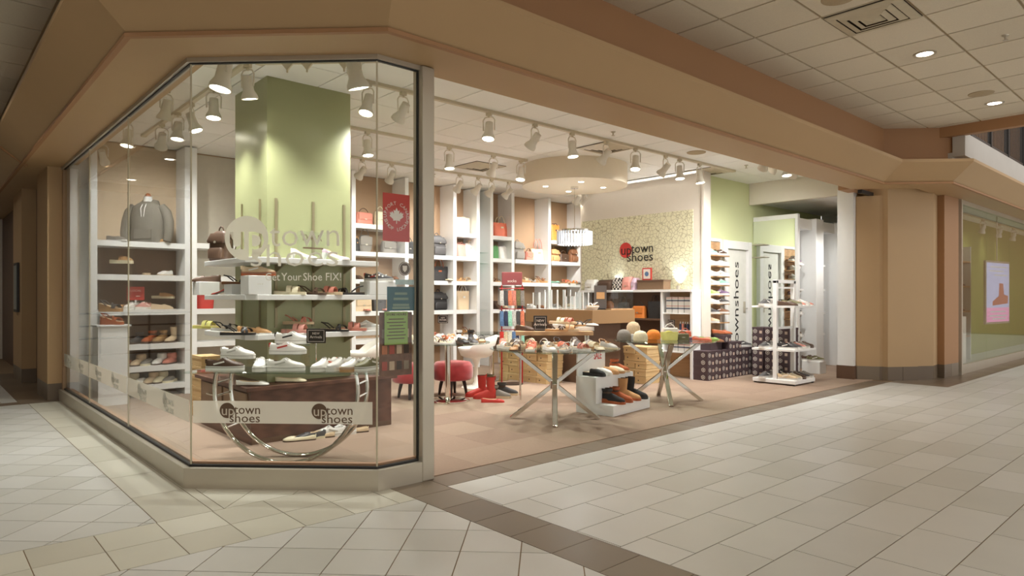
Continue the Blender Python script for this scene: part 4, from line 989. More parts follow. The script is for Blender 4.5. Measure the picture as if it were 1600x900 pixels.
x, y = tb(.05, -.05); tote('yellow pouch bag lying on second glass table', 0, 0, .22, .10, .12, 'yellow', nm='pouch_bag', loc=(x, y, .752), rz=V(0), hh=.03, group=G6)
x, y = tb(.12, .22); satchel('white quilted handbag at the back of second glass table', 0, 0, .22, .14, .10, 'white', loc=(x, y, .752), rz=V(0), group=G6)
x, y = tb(.22, -.02); satchel('olive purse on second glass table beside the yellow pouch', 0, 0, .16, .08, .08, 'olive', loc=(x, y, .752), rz=V(0), group=G6)
x, y = tb(.30, .18); satchel('rose purse with round handle on second glass table', 0, 0, .16, .10, .08, 'coral', 'rose', loc=(x, y, .752), rz=V(0), group=G6)
for i, (c, s, n, yw) in enumerate((('purple', .36, .02, 330), ('coral', .44, -.08, 320), ('rose', .50, .06, 335), ('lime', .54, -.04, 330), ('mint', .40, .14, 330))):
    x, y = tb(s, n); shoe('flat', c, (x, y, .752), V(yw), '%s flat shoe at the right side of second glass table' % c, G6, solec=c, sc=.85)

# ------------------------------------------------------------ white step display with boots
t = thing('step_display', 'white two-step display stand with SALE panel between the glass tables', 'display stand', (4.14, .64, .004), R(8))
MB().box(0, .80, .22, .48, 0, .40).build('upper_step', WHITE, t); MB().box(.0, .80, .0, .22, 0, .115).build('lower_step', WHITE, t)
MB().box(.0, .56, .455, .475, .40, .70).build('sale_panel', WHITE, t)
text('lettering', 'SALE', .13, RED, t, (.40, .452, .60), B_FRONT, sx=.6)
def sd(a, b2): c_, s_ = math.cos(R(8)), math.sin(R(8)); return (4.14+a*c_-b2*s_, .64+a*s_+b2*c_)
G7 = 'boots and mules on the white step display'
for i, (k, c, a, kw) in enumerate((('mule', 'black', .13, {'solec': 'black'}), ('mule', 'white', .27, {'solec': 'white'}), ('mule', 'tan', .41, {'solec': 'tan'}), ('mule', 'cream', .54, {'solec': 'tan'}), ('ankle', 'rust', .68, {'solec': 'beige', 'sc': .9}))):
    shoe(k, c, (*sd(a, .33), .404), R(-80), '%s %s, %s from left on upper step of white display' % (c, KN[k], ORD[i]), G7, **kw)
for i, (k, c, a, kw) in enumerate((('ankle', 'black', .16, {'solec': 'rust', 'accent': 'black'}), ('ankle', 'rust', .32, {'solec': 'rust'}), ('boot', 'tan', .50, {'solec': 'rust'}), ('boot', 'black', .66, {'solec': 'black'}))):
    shoe(k, c, (*sd(a, .10), .119), R(-78), '%s %s, %s from left on lower step of white display' % (c, KN[k], ORD[i]), G7, **kw)
# tall boots on the carpet by the chairs
G8 = 'boots on the carpet'
for k, c, px, y, yw, lab in (('rainboot', 'red', 757, 2.55, 190, 'tall red boot on the carpet below the glass tables'), ('rainboot', 'olive', 770, 2.62, 300, 'olive green tall boot behind the red boot'), ('ankle', 'grey', 781, 2.45, 350, 'grey ankle boot on the carpet right of the red boot'), ('ankle', 'charcoal', 793, 2.58, 350, 'charcoal ankle boot on the carpet right of the grey boot'), ('rainboot', 'red', 744, 2.75, 200, 'second red tall boot partly behind the table pedestal'), ('flat', 'red', 770, 2.25, 0, 'flat red shoe lying before the grey ankle boot')):
    shoe(k, c, (onY(px, y), y, .004), V(yw), lab, G8, solec='red' if c == 'red' else 'beige')

# ------------------------------------------------------------ shoe boxes
kb = MB().box(-.165, .165, -.10, .10, 0, .088).mesh('body'); kl = MB().box(-.171, .171, -.105, .105, .074, .104).mesh('lid')
kd = MB().lathe([(.010, 0), (.010, .002)], 8).xf(Matrix.Rotation(R(-90), 4, 'Y')).mesh('hole')
def kraft(x, y, z, rz, label, group):
    t = thing('shoe_box', label, 'box', (x, y, z), rz, group); part(kb, 'body', KRAFT, t); part(kl, 'lid', KRAFT, t); part(kd, 'finger_hole', BLACK, t, (-.166, .04, .045)); return t
UP = ['bottom', 'second', 'third', 'fourth', 'fifth', 'sixth', 'seventh']
def kstack(x, y0, n, rows, place, group, dx=0):
    for j in range(n):
        for r in range(rows if isinstance(rows, int) else rows[j]):
            kraft(x+.165+dx*j+random.uniform(-.02, .02), y0+.105+j*.213, .004+r*.109, R(random.uniform(-2, 2)), 'kraft shoe box, %s layer, %s column from right %s' % (UP[r], ORD[j], place), group)
kstack(5.48, 2.98, 5, (5, 5, 5, 5, 5), 'against the cash counter', 'kraft boxes by the cash counter')
kstack(onY(985, 2.30), 2.0, 2, (5, 5), 'right of the counter base', 'kraft boxes behind the white step display')
for j in range(2):
    for r in range(6):
        kraft(.95+j*.36, 3.62, .004+r*.109, R(-90), 'kraft shoe box, %s layer, %s stack left of the green column' % (UP[r], ('left', 'right')[j]), 'kraft boxes behind the walnut plinth')
# dark branded boxes: plain long side, printed end
db = MB().box(-.095, .095, -.155, .155, 0, .088).mesh('body'); dl = MB().box(-.098, .098, -.158, .158, .078, .112).mesh('lid')
EMB = mat('emblem_pale', (206, 200, 192), .6)
eb = MB()
pts = [(.036*math.cos(R(90+60*k)), .036*math.sin(R(90+60*k))) for k in range(6)]
eb.add([(x, 0, z) for x, z in pts]+[(x*.72, 0, z*.72) for x, z in pts], [(k, (k+1) % 6, 6+(k+1) % 6, 6+k) for k in range(6)]); eb.box(-.014, .014, -.001, .0, -.004, .006); eb.box(-.005, .005, -.001, 0, -.016, .016)
eb.box(-.034, -.026, -.001, 0, .0, .012); eb.box(.026, .034, -.001, 0, 0, .012)
em = eb.mesh('emblem'); st = MB().box(-.022, .022, -.001, 0, -.022, .022).mesh('size_sticker')
STK = mat('sticker_paper', (196, 176, 160), .7, var=.3, scale=120)
def dark_box(x, y, z, rz, label, group, side=False):
    t = thing('branded_shoe_box', label, 'box', (x, y, z), rz, group); part(db, 'body', BOXDK, t); part(dl, 'lid', BOXDK, t)
    part(em, 'emblem', EMB, t, (-.045, -.1590, .048)); part(st, 'size_sticker', STK, t, (.05, -.1590, .035))
    if side: part(em, 'emblem', EMB, t, (-.0995, -.08, .05), R(-90))
    return t
GB = 'dark branded shoe boxes'
for j in range(7):
    for r in range(5 if j < 5 else 4):
        if j < 5 and r == 4 and j < 3: continue
        dark_box(7.56+.10+j*.203, 1.62+.155+random.uniform(-.006, .006), .004+r*.1125, 0, 'dark printed shoe box, %s layer, %s column from left beside the door' % (UP[r], ORD[j]), GB, j == 0)
for j, dx in enumerate((.36, .60)):
    dark_box(7.56+dx, 1.66+.12, .004+4*.1125 if j == 0 else .004+5*.1125, R(90) if j == 0 else 0, 'dark printed shoe box lying on top of the low stack, %s' % ('toward the table' if j == 0 else 'toward the door'), GB)
shoe('loafer', 'rust', (8.18, 1.74, .004+6*.1125+.004), V(0), 'rust brown leather shoe on the topmost dark box by the door', GB+' shoes', solec='dark brown', sc=1.15)
shoe('loafer', 'brown', (7.92, 1.72, .004+5*.1125+.004), V(5), 'brown loafer on the dark box next to second glass table', GB+' shoes', sc=1.1)
shoe('sneaker', 'charcoal', (8.88, 1.76, .004+4*.1125+.002), V(0), 'charcoal sneaker on the low right end of the dark box stack', GB+' shoes')
for j in range(3):
    for r in range(7):
        dark_box(8.76+.155, 1.44-j*.21, .004+r*.1125, R(-90), 'dark printed shoe box behind the white rack, %s layer, %s stack from left' % (UP[r], ORD[j]), GB+' behind the rack')
# ------------------------------------------------------------ white double-sided rack
t = thing('shoe_rack', 'white free-standing shoe rack with posts and three shelves near the entrance', 'rack', (7.95, .45, .004))
bevel(MB().box(0, .65, 0, .65, .02, .075).build('base', WHITE, t), .005)
for x, y in ((.03, .03), (.62, .03), (.03, .62), (.62, .62)): MB().lathe([(.02, 0), (.02, .02)], 10, (x, y)).build('caster', BLACK, t)
for y in (.29,):
    for x in (.03, .585):
        bevel(MB().box(x, x+.06, y, y+.06, .075, 1.52).build('post', WHITE, t), .004)
MB().box(.03, .645, .29, .35, 1.48, 1.53).build('top_bar', WHITE, t); MB().box(.09, .585, .30, .34, 1.40, 1.425).build('cross_bar', WHITE, t)
for z in (.52, 1.15):
    MB().box(-.02, .67, .0, .28, z-.03, z).build('shelf', WHITE, t); MB().box(-.02, .67, .36, .65, z-.03, z).build('shelf', WHITE, t)
MB().box(.09, .585, .31, .33, .80, .835).build('cross_bar', WHITE, t)
G9 = 'shoes on the white rack'
for nm, z, cols in (('top', 1.154, ('dark brown', 'olive', 'rose', 'silver', 'rose')), ('middle', .524, ('black', 'charcoal', 'pink', 'grey', 'dark brown')), ('base', .079, ('beige', 'cream', 'dark brown', 'charcoal', 'grey'))):
    for i, c in enumerate(cols):
        shoe('sneaker' if i % 2 or nm != 'top' else 'loafer', c, (7.95+.07+i*.128, .45+.14, z), R(-80), '%s shoe, %s from left on near side of the %s shelf of white rack' % (c, ORD[i], nm), G9, solec='white' if c not in ('dark brown',) else 'dark brown', sc=.98)
    for i, c in enumerate(('charcoal', 'grey', 'black')):
        shoe('sneaker', c, (7.95+.09+i*.20, .45+.50, z), R(180), '%s sneaker, %s from left on far side of the %s shelf of white rack' % (c, ORD[i], nm), G9)

# ------------------------------------------------------------ cash counter
t = thing('cash_counter', 'tan topped cash counter with dark brown base under the ceiling drum', 'counter', (0, 0, 0))
bevel(MB().box(5.82, 6.80, 2.40, 3.80, .89, 1.09).build('top_band', COUNTER, t), .004)
MB().box(5.94, 6.72, 2.62, 3.78, 0.004, .89).build('base', DBROWN, t)
MB().box(5.90, 6.30, 2.57, 2.61, .004, .60).build('base_panel', wood('reddish_panel', (124, 78, 46), (112, 70, 40)), t)
# back counter along the logo wall
t = thing('back_counter', 'white topped back counter with open shelves along the logo wall', 'cabinet', (0, 0, 0))
MB().box(7.52, 7.788, 1.87, 4.15, 1.36, 1.40).build('top', WHITE, t)
for y in (1.87, 2.42, 4.10): MB().box(7.54, 7.785, y, y+.04, 0.004, 1.36).build('side_panel', WHITE, t)
MB().box(7.76, 7.785, 1.91, 4.10, .004, 1.36).build('back_panel', DBROWN, t); MB().box(7.75, 7.76, 1.91, 2.42, .004, 1.36).build('back_panel', OAK, t)
for z in (1.03, .76, .42): MB().box(7.55, 7.76, 1.91, 2.42, z-.02, z).build('shelf', WHITE, t)
MB().box(7.55, 7.76, 2.46, 4.10, .90, .93).build('shelf', DBROWN, t)
PLAID = mat('plaid_card', (204, 204, 204), .6); nt = PLAID.node_tree
def plaid():
    N = nt.nodes; L = nt.links; tc = [n for n in N if n.type == 'TEX_COORD'][0]; sp = N.new('ShaderNodeSeparateXYZ'); L.new(tc.outputs['Object'], sp.inputs[0])
    fr = N.new('ShaderNodeMath'); fr.operation = 'FRACT'; ml = N.new('ShaderNodeMath'); ml.operation = 'MULTIPLY'; ml.inputs[1].default_value = 8
    L.new(sp.outputs['Z'], ml.inputs[0]); L.new(ml.outputs[0], fr.inputs[0])
    rp = N.new('ShaderNodeValToRGB'); rp.color_ramp.interpolation = 'CONSTANT'; e = rp.color_ramp.elements; e[0].color = (*lin((214, 212, 206)), 1); e[1].position = .45; e[1].color = (*lin((84, 92, 112)), 1)
    k = e.new(.62); k.color = (*lin((210, 206, 200)), 1); k = e.new(.82); k.color = (*lin((196, 128, 118)), 1); k = e.new(.9); k.color = (*lin((214, 212, 206)), 1)
    L.new(fr.outputs[0], rp.inputs[0]); L.new(rp.outputs[0], N['Principled BSDF'].inputs['Base Color'])
plaid()
for j in range(4):
    for z, s in ((1.03, 'upper'), (.422, 'lower')):
        if s == 'lower' and j > 2: continue
        o = thing('gift_box', 'plaid gift box on the %s shelf of back counter, %s from the door' % (s, ORD[j]), 'box', (7.63, 1.98+j*.113, z), 0, 'plaid boxes in the back counter')
        MB().box(-.06, .06, -.05, .05, 0, .23).build('body', PLAID, o); MB().box(-.062, .062, -.052, .052, .21, .25).build('lid', PLAID, o)
sign(7.58, 2.28, .76, .13, .16, R(-90), 'small framed black sign on the middle shelf of back counter', 'GIFT', 'cards')
for j in range(5):
    c = ('black', 'navy', 'black', 'rose', 'navy')[j]; o = thing('shoe_care_bottle', '%s shoe care bottle, %s from right on back counter shelf' % (c, ORD[j]), 'bottle', (7.60, 1.945+j*.045, .76), 0, 'shoe care bottles')
    MB().lathe([(.018, 0), (.018, .09), (.008, .10)], 12).build('body', leath(c), o, 40); MB().lathe([(.009, .10), (.009, .13)], 10).build('cap', leath('silver'), o, 40)
satchel('orange handbag inside the open back counter', 0, 0, .26, .20, .12, 'orange', 'black', loc=(7.64, 2.95, .93), rz=R(-90), group=G6)
tote('black tote inside the open back counter beside the orange bag', 0, 0, .30, .28, .14, 'black', loc=(7.64, 2.62, .93), rz=R(-90), group=G6)
satchel('black handbag inside the back counter left of the orange bag', 0, 0, .20, .26, .12, 'charcoal', 'black', loc=(7.64, 3.28, .93), rz=R(-90), group=G6)
knit('beige knit hat on a stand inside the back counter', 7.64, 3.62, .93, 'beige', .14)
def cloth(label, nm, y, w, h, c, m=None, d=.2, cat='bag'):
    o = thing(nm, label, cat, (7.65, y, 1.40), R(-90), 'goods on the back counter'); MB().sell([(0, w/2, d/2, 0, 0), (.015, w/2+.005, d/2, 0, 0), (h*.75, w/2, d/2*.9, 0, 0), (h, w/2*.82, d/2*.5, 0, 0)], 18, .5).build('body', m or leath(c), o, 50)
    MB().box(-w*.3, w*.3, -d/2-.008, -d/2+.002, h*.3, h*.6).build('flap', m or leath(c), o); MB().box(-.015, .015, -d/2-.014, -d/2-.006, h*.26, h*.34).build('clasp', ALU, o); return o
cloth('white rounded handbag at the left end of back counter top', 'handbag', 4.0, .26, .19, 'white')
cloth('dark brown barrel handbag on the back counter top', 'handbag', 3.67, .34, .18, 'dark brown')
CHK = mat('check_cloth', (60, 56, 54), .8); N = CHK.node_tree.nodes; ck = N.new('ShaderNodeTexChecker'); ck.inputs['Scale'].default_value = 28; ck.inputs[1].default_value = (*lin((226, 220, 212)), 1); ck.inputs[2].default_value = (*lin((50, 46, 44)), 1)
CHK.node_tree.links.new([n for n in N if n.type == 'TEX_COORD'][0].outputs['Object'], ck.inputs[0]); CHK.node_tree.links.new(ck.outputs[0], N['Principled BSDF'].inputs['Base Color'])
cloth('black and white checked pouch on the back counter top', 'pouch', 3.39, .20, .21, 'white', CHK)
cloth('blush handbag right of the checked pouch', 'handbag', 3.18, .20, .22, 'pink')
cloth('slim lilac bag right of the blush handbag', 'handbag', 3.03, .09, .20, 'lilac')
o = thing('storage_crate', 'brown woven crate on the right of back counter top', 'crate', (7.65, 2.67, 1.40)); bevel(MB().box(-.10, .10, -.26, .26, 0, .13).build('body', mat('woven_brown', (128, 102, 78), .8, var=.3, scale=80), o), .004); MB().box(-.105, .105, -.265, .265, .13, .16).build('rim', DBROWN, o)
o = thing('picture_frame', 'red framed picture with blue flower on the brown crate', 'picture', (7.62, 2.78, 1.56), R(-90)); MB().box(-.09, .09, -.01, .01, 0, .20).build('frame', RED, o); MB().box(-.07, .07, -.012, -.01, .02, .18).build('mount', PALE, o); MB().lathe([(.04, 0), (.04, .002)], 16).xf(Matrix.Rotation(R(90), 4, 'X')).build('flower', leath('blue'), o, loc=(0, -.012, .10))
for y in (3.52, 2.26):
    o = thing('uplight', 'small uplight washing the wallpaper at the %s of back counter' % ('left' if y > 3 else 'right'), 'lamp', (7.74, y, 1.40), 0, 'wall uplights')
    MB().lathe([(.03, 0), (.03, .06), (.026, .06), (.026, .03)], 14).build('housing', ALU, o, 40)
    L_ = bpy.data.lights.new('uplight', 'SPOT'); L_.energy = 13; L_.spot_size = R(100); L_.spot_blend = 1; L_.shadow_soft_size = .03; L_.color = (.92, .96, 1)
    lo = bpy.data.objects.new('uplight_beam', L_); COL.objects.link(lo); lo.parent = o; lo.location = (-.02, 0, .07); lo.rotation_euler = (R(180), R(6), 0)
# goods on the cash counter
def acbox(x, y, w, d, h, label):
    o = thing('acrylic_display_case', label, 'display case', (x, y, 1.09), 0, 'clear cases on the cash counter')
    MB().box(-w/2, w/2, -d/2, d/2, 0, .008).build('base', WHITE, o); MB().box(-w/2, w/2, -d/2, d/2, h-.006, h).build('lid', ACRYL, o)
    for a in (-1, 1):
        MB().box(a*w/2-.004, a*w/2+.004, -d/2, d/2, .008, h-.006).build('side', ACRYL, o)
        for c2 in (-1, 1): MB().box(a*w/2-.006, a*w/2+.006, c2*d/2-.006, c2*d/2+.006, 0, h).build('corner_post', WHITE, o)
for i, (y, h) in enumerate(((3.62, .26), (3.36, .30), (3.08, .30), (2.90, .20), (2.72, .26))): acbox(5.95, y, .12, .15, h, 'clear display case on the counter, %s from left' % ORD[i])
o = thing('sandal_basket', 'white wire basket with a sandal on the cash counter', 'basket', (6.0, 2.56, 1.09)); MB().lathe([(.07, 0), (.10, .05), (.105, .05), (.10, .055), (.066, .006)], 20, cap1=False).build('bowl', WHITE, o, 40)
shoe('sandal', 'white', (6.0, 2.56, 1.14), V(200), 'white sandal in the small basket on the cash counter', 'shoes on the counter', sc=.7)
o = thing('card_terminal', 'dark card terminal with tan screen on the cash counter', 'terminal', (6.18, 2.56, 1.09), V(0)); MB().box(-.07, .07, -.04, .04, 0, .02).build('foot', BLACK, o); MB().box(-.09, .09, -.02, .02, .02, .36).build('body', mat('grey_plastic', (92, 84, 80), .5), o); MB().box(-.06, .06, -.024, -.02, .16, .26).build('screen', leath('tan'), o)
o = thing('glass_showcase', 'glass fronted showcase with hat and pouches on the cash counter', 'display case', (6.52, 2.62, 1.09)); MB().box(-.26, .26, -.2, .2, .0, .015).build('base', OAK, o)
for a in (-.26, .26): MB().box(a-.005, a+.005, -.2, .2, .015, .28).build('side', ACRYL, o)
MB().box(-.26, .26, -.2, -.194, .015, .28).build('front_pane', ACRYL, o); MB().box(-.26, .26, -.2, .2, .28, .29).build('lid', WHITE, o)
knit('brown brimmed knit hat in the counter showcase', 6.46, 2.64, 1.106, 'brown', .12)

# logo on the wallpaper
o = thing('wall_logo', 'black uptown shoes lettering with red disc on the crackle wallpaper', 'sign')
small_logo(o, (7.780, 3.20, 2.07), B_LEFT, 2.55, RED, BLACK, BLACK)

# ------------------------------------------------------------ sock spinner
SX, SY = onY(800, 3.35), 3.35
t = thing('sock_rack', 'red wire spinner rack hung with patterned socks and a header card', 'rack', (SX, SY, .004), V(0))
REDM = mat('red_wire', (168, 34, 34), .4, .2)
for x in (-.15, .15): MB().tube([(x, 0, .02), (x, 0, 1.45)], .010, 8).build('upright', REDM, t, 50)
MB().lathe([(.16, 0), (.16, .012), (.03, .03)], 20).build('base', DLEG, t, 40)
for z in (.80, 1.10, 1.40): MB().tube([(-.18, -.04, z), (.18, -.04, z)], .007, 6).build('hook_bar', REDM, t)
bevel(MB().box(-.15, .15, -.01, .01, 1.45, 1.64).build('header_card', mat('header_plum', (140, 70, 70), .5), t), .01); text('lettering', 'socks', .06, PALE, t, (.0, -.012, 1.51), B_FRONT)
SC = ['beige', 'silver', 'grey', 'navy', 'rose', 'cream', 'charcoal', 'red', 'mint', 'olive', 'blue', 'coral']
me = MB().sell([(-.22, .028, .010, .01, 0), (-.20, .034, .014, .006, 0), (-.12, .030, .012, 0, 0), (0, .028, .010, 0, 0)], 10, .6).mesh('sock', 50); mh = MB().tube([(0, 0, 0), (0, .0, .02), (0, .03, .03)], .003, 5).mesh('hanger')
for lv, z in (('top', 1.37), ('middle', 1.07), ('bottom', .77)):
    for i in range(6):
        c = SC[(i*5+int(z*10)) % 12]; X = -.15+i*.06; ca, sa = math.cos(V(0)), math.sin(V(0)); dy = -.055
        o = thing('sock_pair', '%s patterned sock pair, %s from left on the %s bar of sock rack' % (c, ORD[i], lv), 'socks', (SX+X*ca-dy*sa, SY+X*sa+dy*ca, z+.004), V(0), 'socks on the spinner rack')
        part(me, 'sock', mat('sockknit_'+c, CN[c], .9, var=.6, scale=60), o); part(mh, 'hanger', BLACK, o)
# low oak bench behind the entrance table
x, y = onY(865, 2.0), 2.0
t = thing('oak_bench', 'low oak bench with sandals and a black sign behind the entrance table', 'bench', (x, y, .004), V(0)); bevel(MB().box(-.48, .48, -.20, .20, .80, .85).build('top', OAK, t), .004)
for sx in (-.42, .42):
    for sy in (-.15, .15): MB().lathe([(.012, 0), (.012, .80)], 10, (sx, sy)).build('leg', CHROME, t, 50)
ca, sa = math.cos(V(0)), math.sin(V(0))
def bp(a, n): return (x+a*ca-n*sa, y+a*sa+n*ca)
s_ = sign(*bp(-.17, -.05), .855, .17, .19, V(0), 'black NEW Arrivals sign on the oak bench')
q = bp(.12, .05); riser(q[0], q[1], .855, .26, .16, .08, 'pale block under cream sandals on the oak bench', WHITE, V(0), 'white_display_block'); q2_ = bp(.40, .05); riser(q2_[0], q2_[1], .855, .22, .16, .05, 'white block at right end of the oak bench', WHITE, V(0), 'white_display_block')
G10 = 'sandals on the oak bench'
for k, c, a, n, z, yw, lab in (('slide', 'cream', .08, .05, .938, 330, 'cream slide sandal on the pale block of oak bench'), ('slide', 'rose', .17, .05, .938, 330, 'rose slide sandal on the pale block of oak bench'), ('sandal', 'dark brown', .03, -.13, .855, 350, 'dark brown sandal in front of the cream slide on oak bench'), ('slide', 'tan', .17, -.13, .855, 350, 'tan slide before the pale block on oak bench'), ('sandal', 'black', .37, .05, .908, 200, 'black sandal on the right end block of oak bench'), ('flat', 'white', .44, .04, .908, 330, 'white flat on the right end block of oak bench'), ('loafer', 'dark brown', -.36, -.02, .855, 320, 'dark brown loafer left of the sign on oak bench')):
    qq = bp(a, n); shoe(k, c, (qq[0], qq[1], z), V(yw), lab, G10, solec='beige' if k == 'slide' else None)
sign(onY(692, 5.6), 5.6, .60, .18, .14, V(0), 'black NEW Arrivals sign on a low back wall shelf above the stool', stand=.22)
row('on low shelf beside the back wall sign', G2, [('sandal', 'coral', 668, 300, {'dz': .0}), ('sandal', 'rose', 677, 320)], 5.62, .60)
# ------------------------------------------------------------ green wall: slatwall, door, mirror, alcove cabinets
t = thing('slatwall_panel', 'oak slatwall panel in a white frame left of the door', 'shelving', (0, 0, 0))
SX0, SX1 = 7.98, 8.66
for k in range(11): MB().box(SX0+.03, SX1-.03, 2.045, 2.07, .55+k*.15, .55+k*.15+.143).build('slat', OAK, t)
for a, c in ((SX0, SX0+.03), (SX1-.03, SX1)): MB().box(a, c, 2.03, 2.07, .45, 2.25).build('frame_stile', WHITE, t)
MB().box(SX0+.03, SX1-.03, 2.03, 2.07, 2.20, 2.25).build('frame_rail', WHITE, t)
ZL = (1.965, 1.79, 1.62, 1.477, 1.31, 1.17, 1.01, .865)
for z in ZL: MB().box(SX0+.02, SX1+.03, 1.90, 2.05, z-.02, z).build('ledge', OAK, t)
CC = [('mint', 'dark brown'), ('white', 'white'), ('white', 'silver'), ('silver', 'mint'), ('lime', 'purple'), ('white', 'charcoal'), ('charcoal', 'brown'), ('beige',)]
for r, cs in enumerate(CC):
    for i, c in enumerate(cs):
        shoe('sneaker', c, (SX0+.20+i*.30, 1.945, ZL[r]), R(-60) if r else R(-10), '%s sneaker on the %s slatwall ledge from the top, %s one' % (c, ORD[r], ('left', 'right')[i]), 'sneakers on the slatwall')
dr = root('door_1')
for a, c in ((8.70, 8.82), (9.50, 9.62)): bevel(MB().box(a, c, 2.0, 2.09, 0, 2.24).build('jamb', WHITE, dr), .004)
bevel(MB().box(8.82, 9.50, 2.002, 2.09, 2.10, 2.238).build('head', WHITE, dr), .004)
d = MB().box(8.83, 9.49, 2.045, 2.08, .01, 2.09).build('leaf', mat('door_white', (226, 226, 218), .5), dr)
text('lettering', 'uptownshoes', .235, BLACK, dr, (9.16, 2.042, 1.90), B_DOOR, 'RIGHT', sx=1.48)
MB().box(9.40, 9.45, 2.03, 2.045, 1.0, 1.2).build('lock_plate', ALU, d); MB().tube([(9.425, 2.03, 1.08), (9.425, 1.985, 1.08), (9.34, 1.98, 1.08)], .009, 8).build('handle', ALU, d, 50)
# alcove cabinets
t = thing('alcove_cabinet', 'tall white cabinets with slim shelves in the alcove behind the column', 'cabinet', (0, 0, 0))
MB().box(9.78, 9.86, 1.26, 2.06, 0, 2.70).build('end_panel', WHITE, t); MB().box(9.765, 9.78, 1.30, 2.05, .30, 2.62).build('mirror', MIRROR, t)
PX = [onY(q, 1.25) for q in (1247, 1273, 1308, 1330)]
for x in PX[1:]: bevel(MB().box(x, x+.30, 1.22, 2.04, 0, 2.66).build('pilaster', WHITE, t), .01)
MB().box(9.86, 12.5, 1.30, 2.04, 2.46, 2.64).build('cornice', WHITE, t); MB().box(9.86, 12.5, 1.66, 1.70, 0, 2.46).build('back_panel', mat('pale_grey', (226, 230, 234), .6), t)
for x0 in (9.87, PX[1]+.31):
    for z in (.62, 1.0, 1.42, 1.86): MB().box(x0, x0+.24, 1.30, 1.655, z-.03, z).build('shelf', WHITE, t); MB().add([(x0, 1.32, z-.031), (x0+.2, 1.32, z-.031), (x0, 1.32, z-.22), (x0, 1.6, z-.031), (x0+.2, 1.6, z-.031), (x0, 1.6, z-.22)], [(0, 1, 2), (3, 5, 4), (0, 2, 5, 3), (1, 4, 5, 2), (0, 3, 4, 1)]).build('bracket', WHITE, t)
G11 = 'shoes in the alcove cabinets'
for z, c, nm in ((.62, 'dark brown', 'lowest'), (1.0, 'charcoal', 'second'), (1.86, 'purple', 'top')): shoe('sneaker', c, (10.0, 1.44, z), R(-60), '%s sneaker on the %s slim shelf of the alcove cabinet' % (c, nm), G11)
for z, c, nm in ((1.0, 'navy', 'lower'), (1.42, 'black', 'upper')): shoe('loafer', c, (PX[1]+.43, 1.44, z), R(-60), '%s loafer on the %s shelf of the farther alcove bay' % (c, nm), G11, sc=.8)
riser(9.86, 1.02, .004, .24, .3, .20, 'white block on the carpet before the alcove cabinet', WHITE, 0, 'white_display_block')
shoe('sneaker', 'olive', (9.84, .98, .204), V(0), 'olive sneaker on the white block before the alcove cabinet', G11)
shoe('sneaker', 'dark brown', (9.88, 1.09, .204), V(0), 'dark brown sneaker behind the olive one on the alcove block', G11)
t = thing('clothes_rail', 'slim metal rail fixed beside the alcove mirror', 'rail', (0, 0, 0))
for z in (1.98, 2.20): MB().tube([(9.68, 2.06, z), (9.68, 1.80, z), (9.76, 1.80, z)], .009, 8).build('tube', ALU, t, 50)

# ------------------------------------------------------------ ceiling fixtures
TRK = mat('track_cream', (206, 196, 172), .5); HEADM = mat('lamp_housing', (224, 218, 204), .45)
def track(p, q_, label, ZS=ZS):
    t = thing('lighting_track', label, 'lighting track', (0, 0, 0)); MB().bar((*p, ZS-.015), (*q_, ZS-.015), .045, .03).build('rail', TRK, t)
    for e in (p, q_): MB().box(e[0]-.03, e[0]+.03, e[1]-.03, e[1]+.03, ZS-.034, ZS).build('end_cap', TRK, t)
track((1.7, 1.56), (8.2, 1.56), 'long ceiling lighting track nearest the shop entrance'); track((2.2, 3.15), (5.2, 3.15), 'ceiling lighting track in the middle of the shop'); track((2.4, 4.62), (6.6, 4.62), 'ceiling lighting track before the bag shelving')
track((.39, 1.2), (.39, 5.6), 'ceiling lighting track along the side window'); track((.71, 1.8), (.71, 5.2), 'ceiling lighting track left of the green column'); track((.30, 1.55), (1.23, .62), 'short ceiling lighting track along the angled window'); track((.787, 1.713), (1.536, .964), 'empty ceiling track with clips behind the angled window')
for k, f_ in enumerate((.22, .38, .68)):
    t = thing('track_clip', '%s triangular clip from left on the empty ceiling track' % ORD[k], 'clip', (.787+.749*f_, 1.713-.749*f_, ZS-.03), R(-45), 'clips on the empty track'); MB().add([(-.05, -.01, 0), (.05, -.01, 0), (0, -.01, -.06), (-.05, .01, 0), (.05, .01, 0), (0, .01, -.06)], [(0, 1, 2), (3, 5, 4), (0, 2, 5, 3), (1, 4, 5, 2), (0, 3, 4, 1)]).build('plate', TRK, t); MB().lathe([(.008, -.075), (.008, -.05)], 8).build('hook', TRK, t)
track((6.9, .42), (8.6, .42), 'short ceiling lighting track above the white rack'); track((6.9, 4.3), (7.7, 4.3), 'short ceiling lighting track behind the drum'); 
yk = MB().tube([(.062, 0, -.16), (.066, 0, -.05), (.045, 0, -.02), (0, 0, -.012), (-.045, 0, -.02), (-.066, 0, -.05), (-.062, 0, -.16)], .007, 6).mesh('yoke', 50)
stm = MB().box(-.03, .03, -.018, .018, -.03, 0).lathe([(.012, -.05), (.012, -.03)], 8).mesh('adapter')
hdm = MB().lathe([(.018, .075), (.040, .070), (.044, .0), (.046, -.05), (.068, -.095), (.070, -.12), (.062, -.12), (.058, -.105)], 20, cap1=False).mesh('housing', 45)
lns = MB().lathe([(.060, -.108), (.058, -.112)], 20).mesh('lens')
OFFL = mat('unlit_lens', (228, 226, 216), .25)
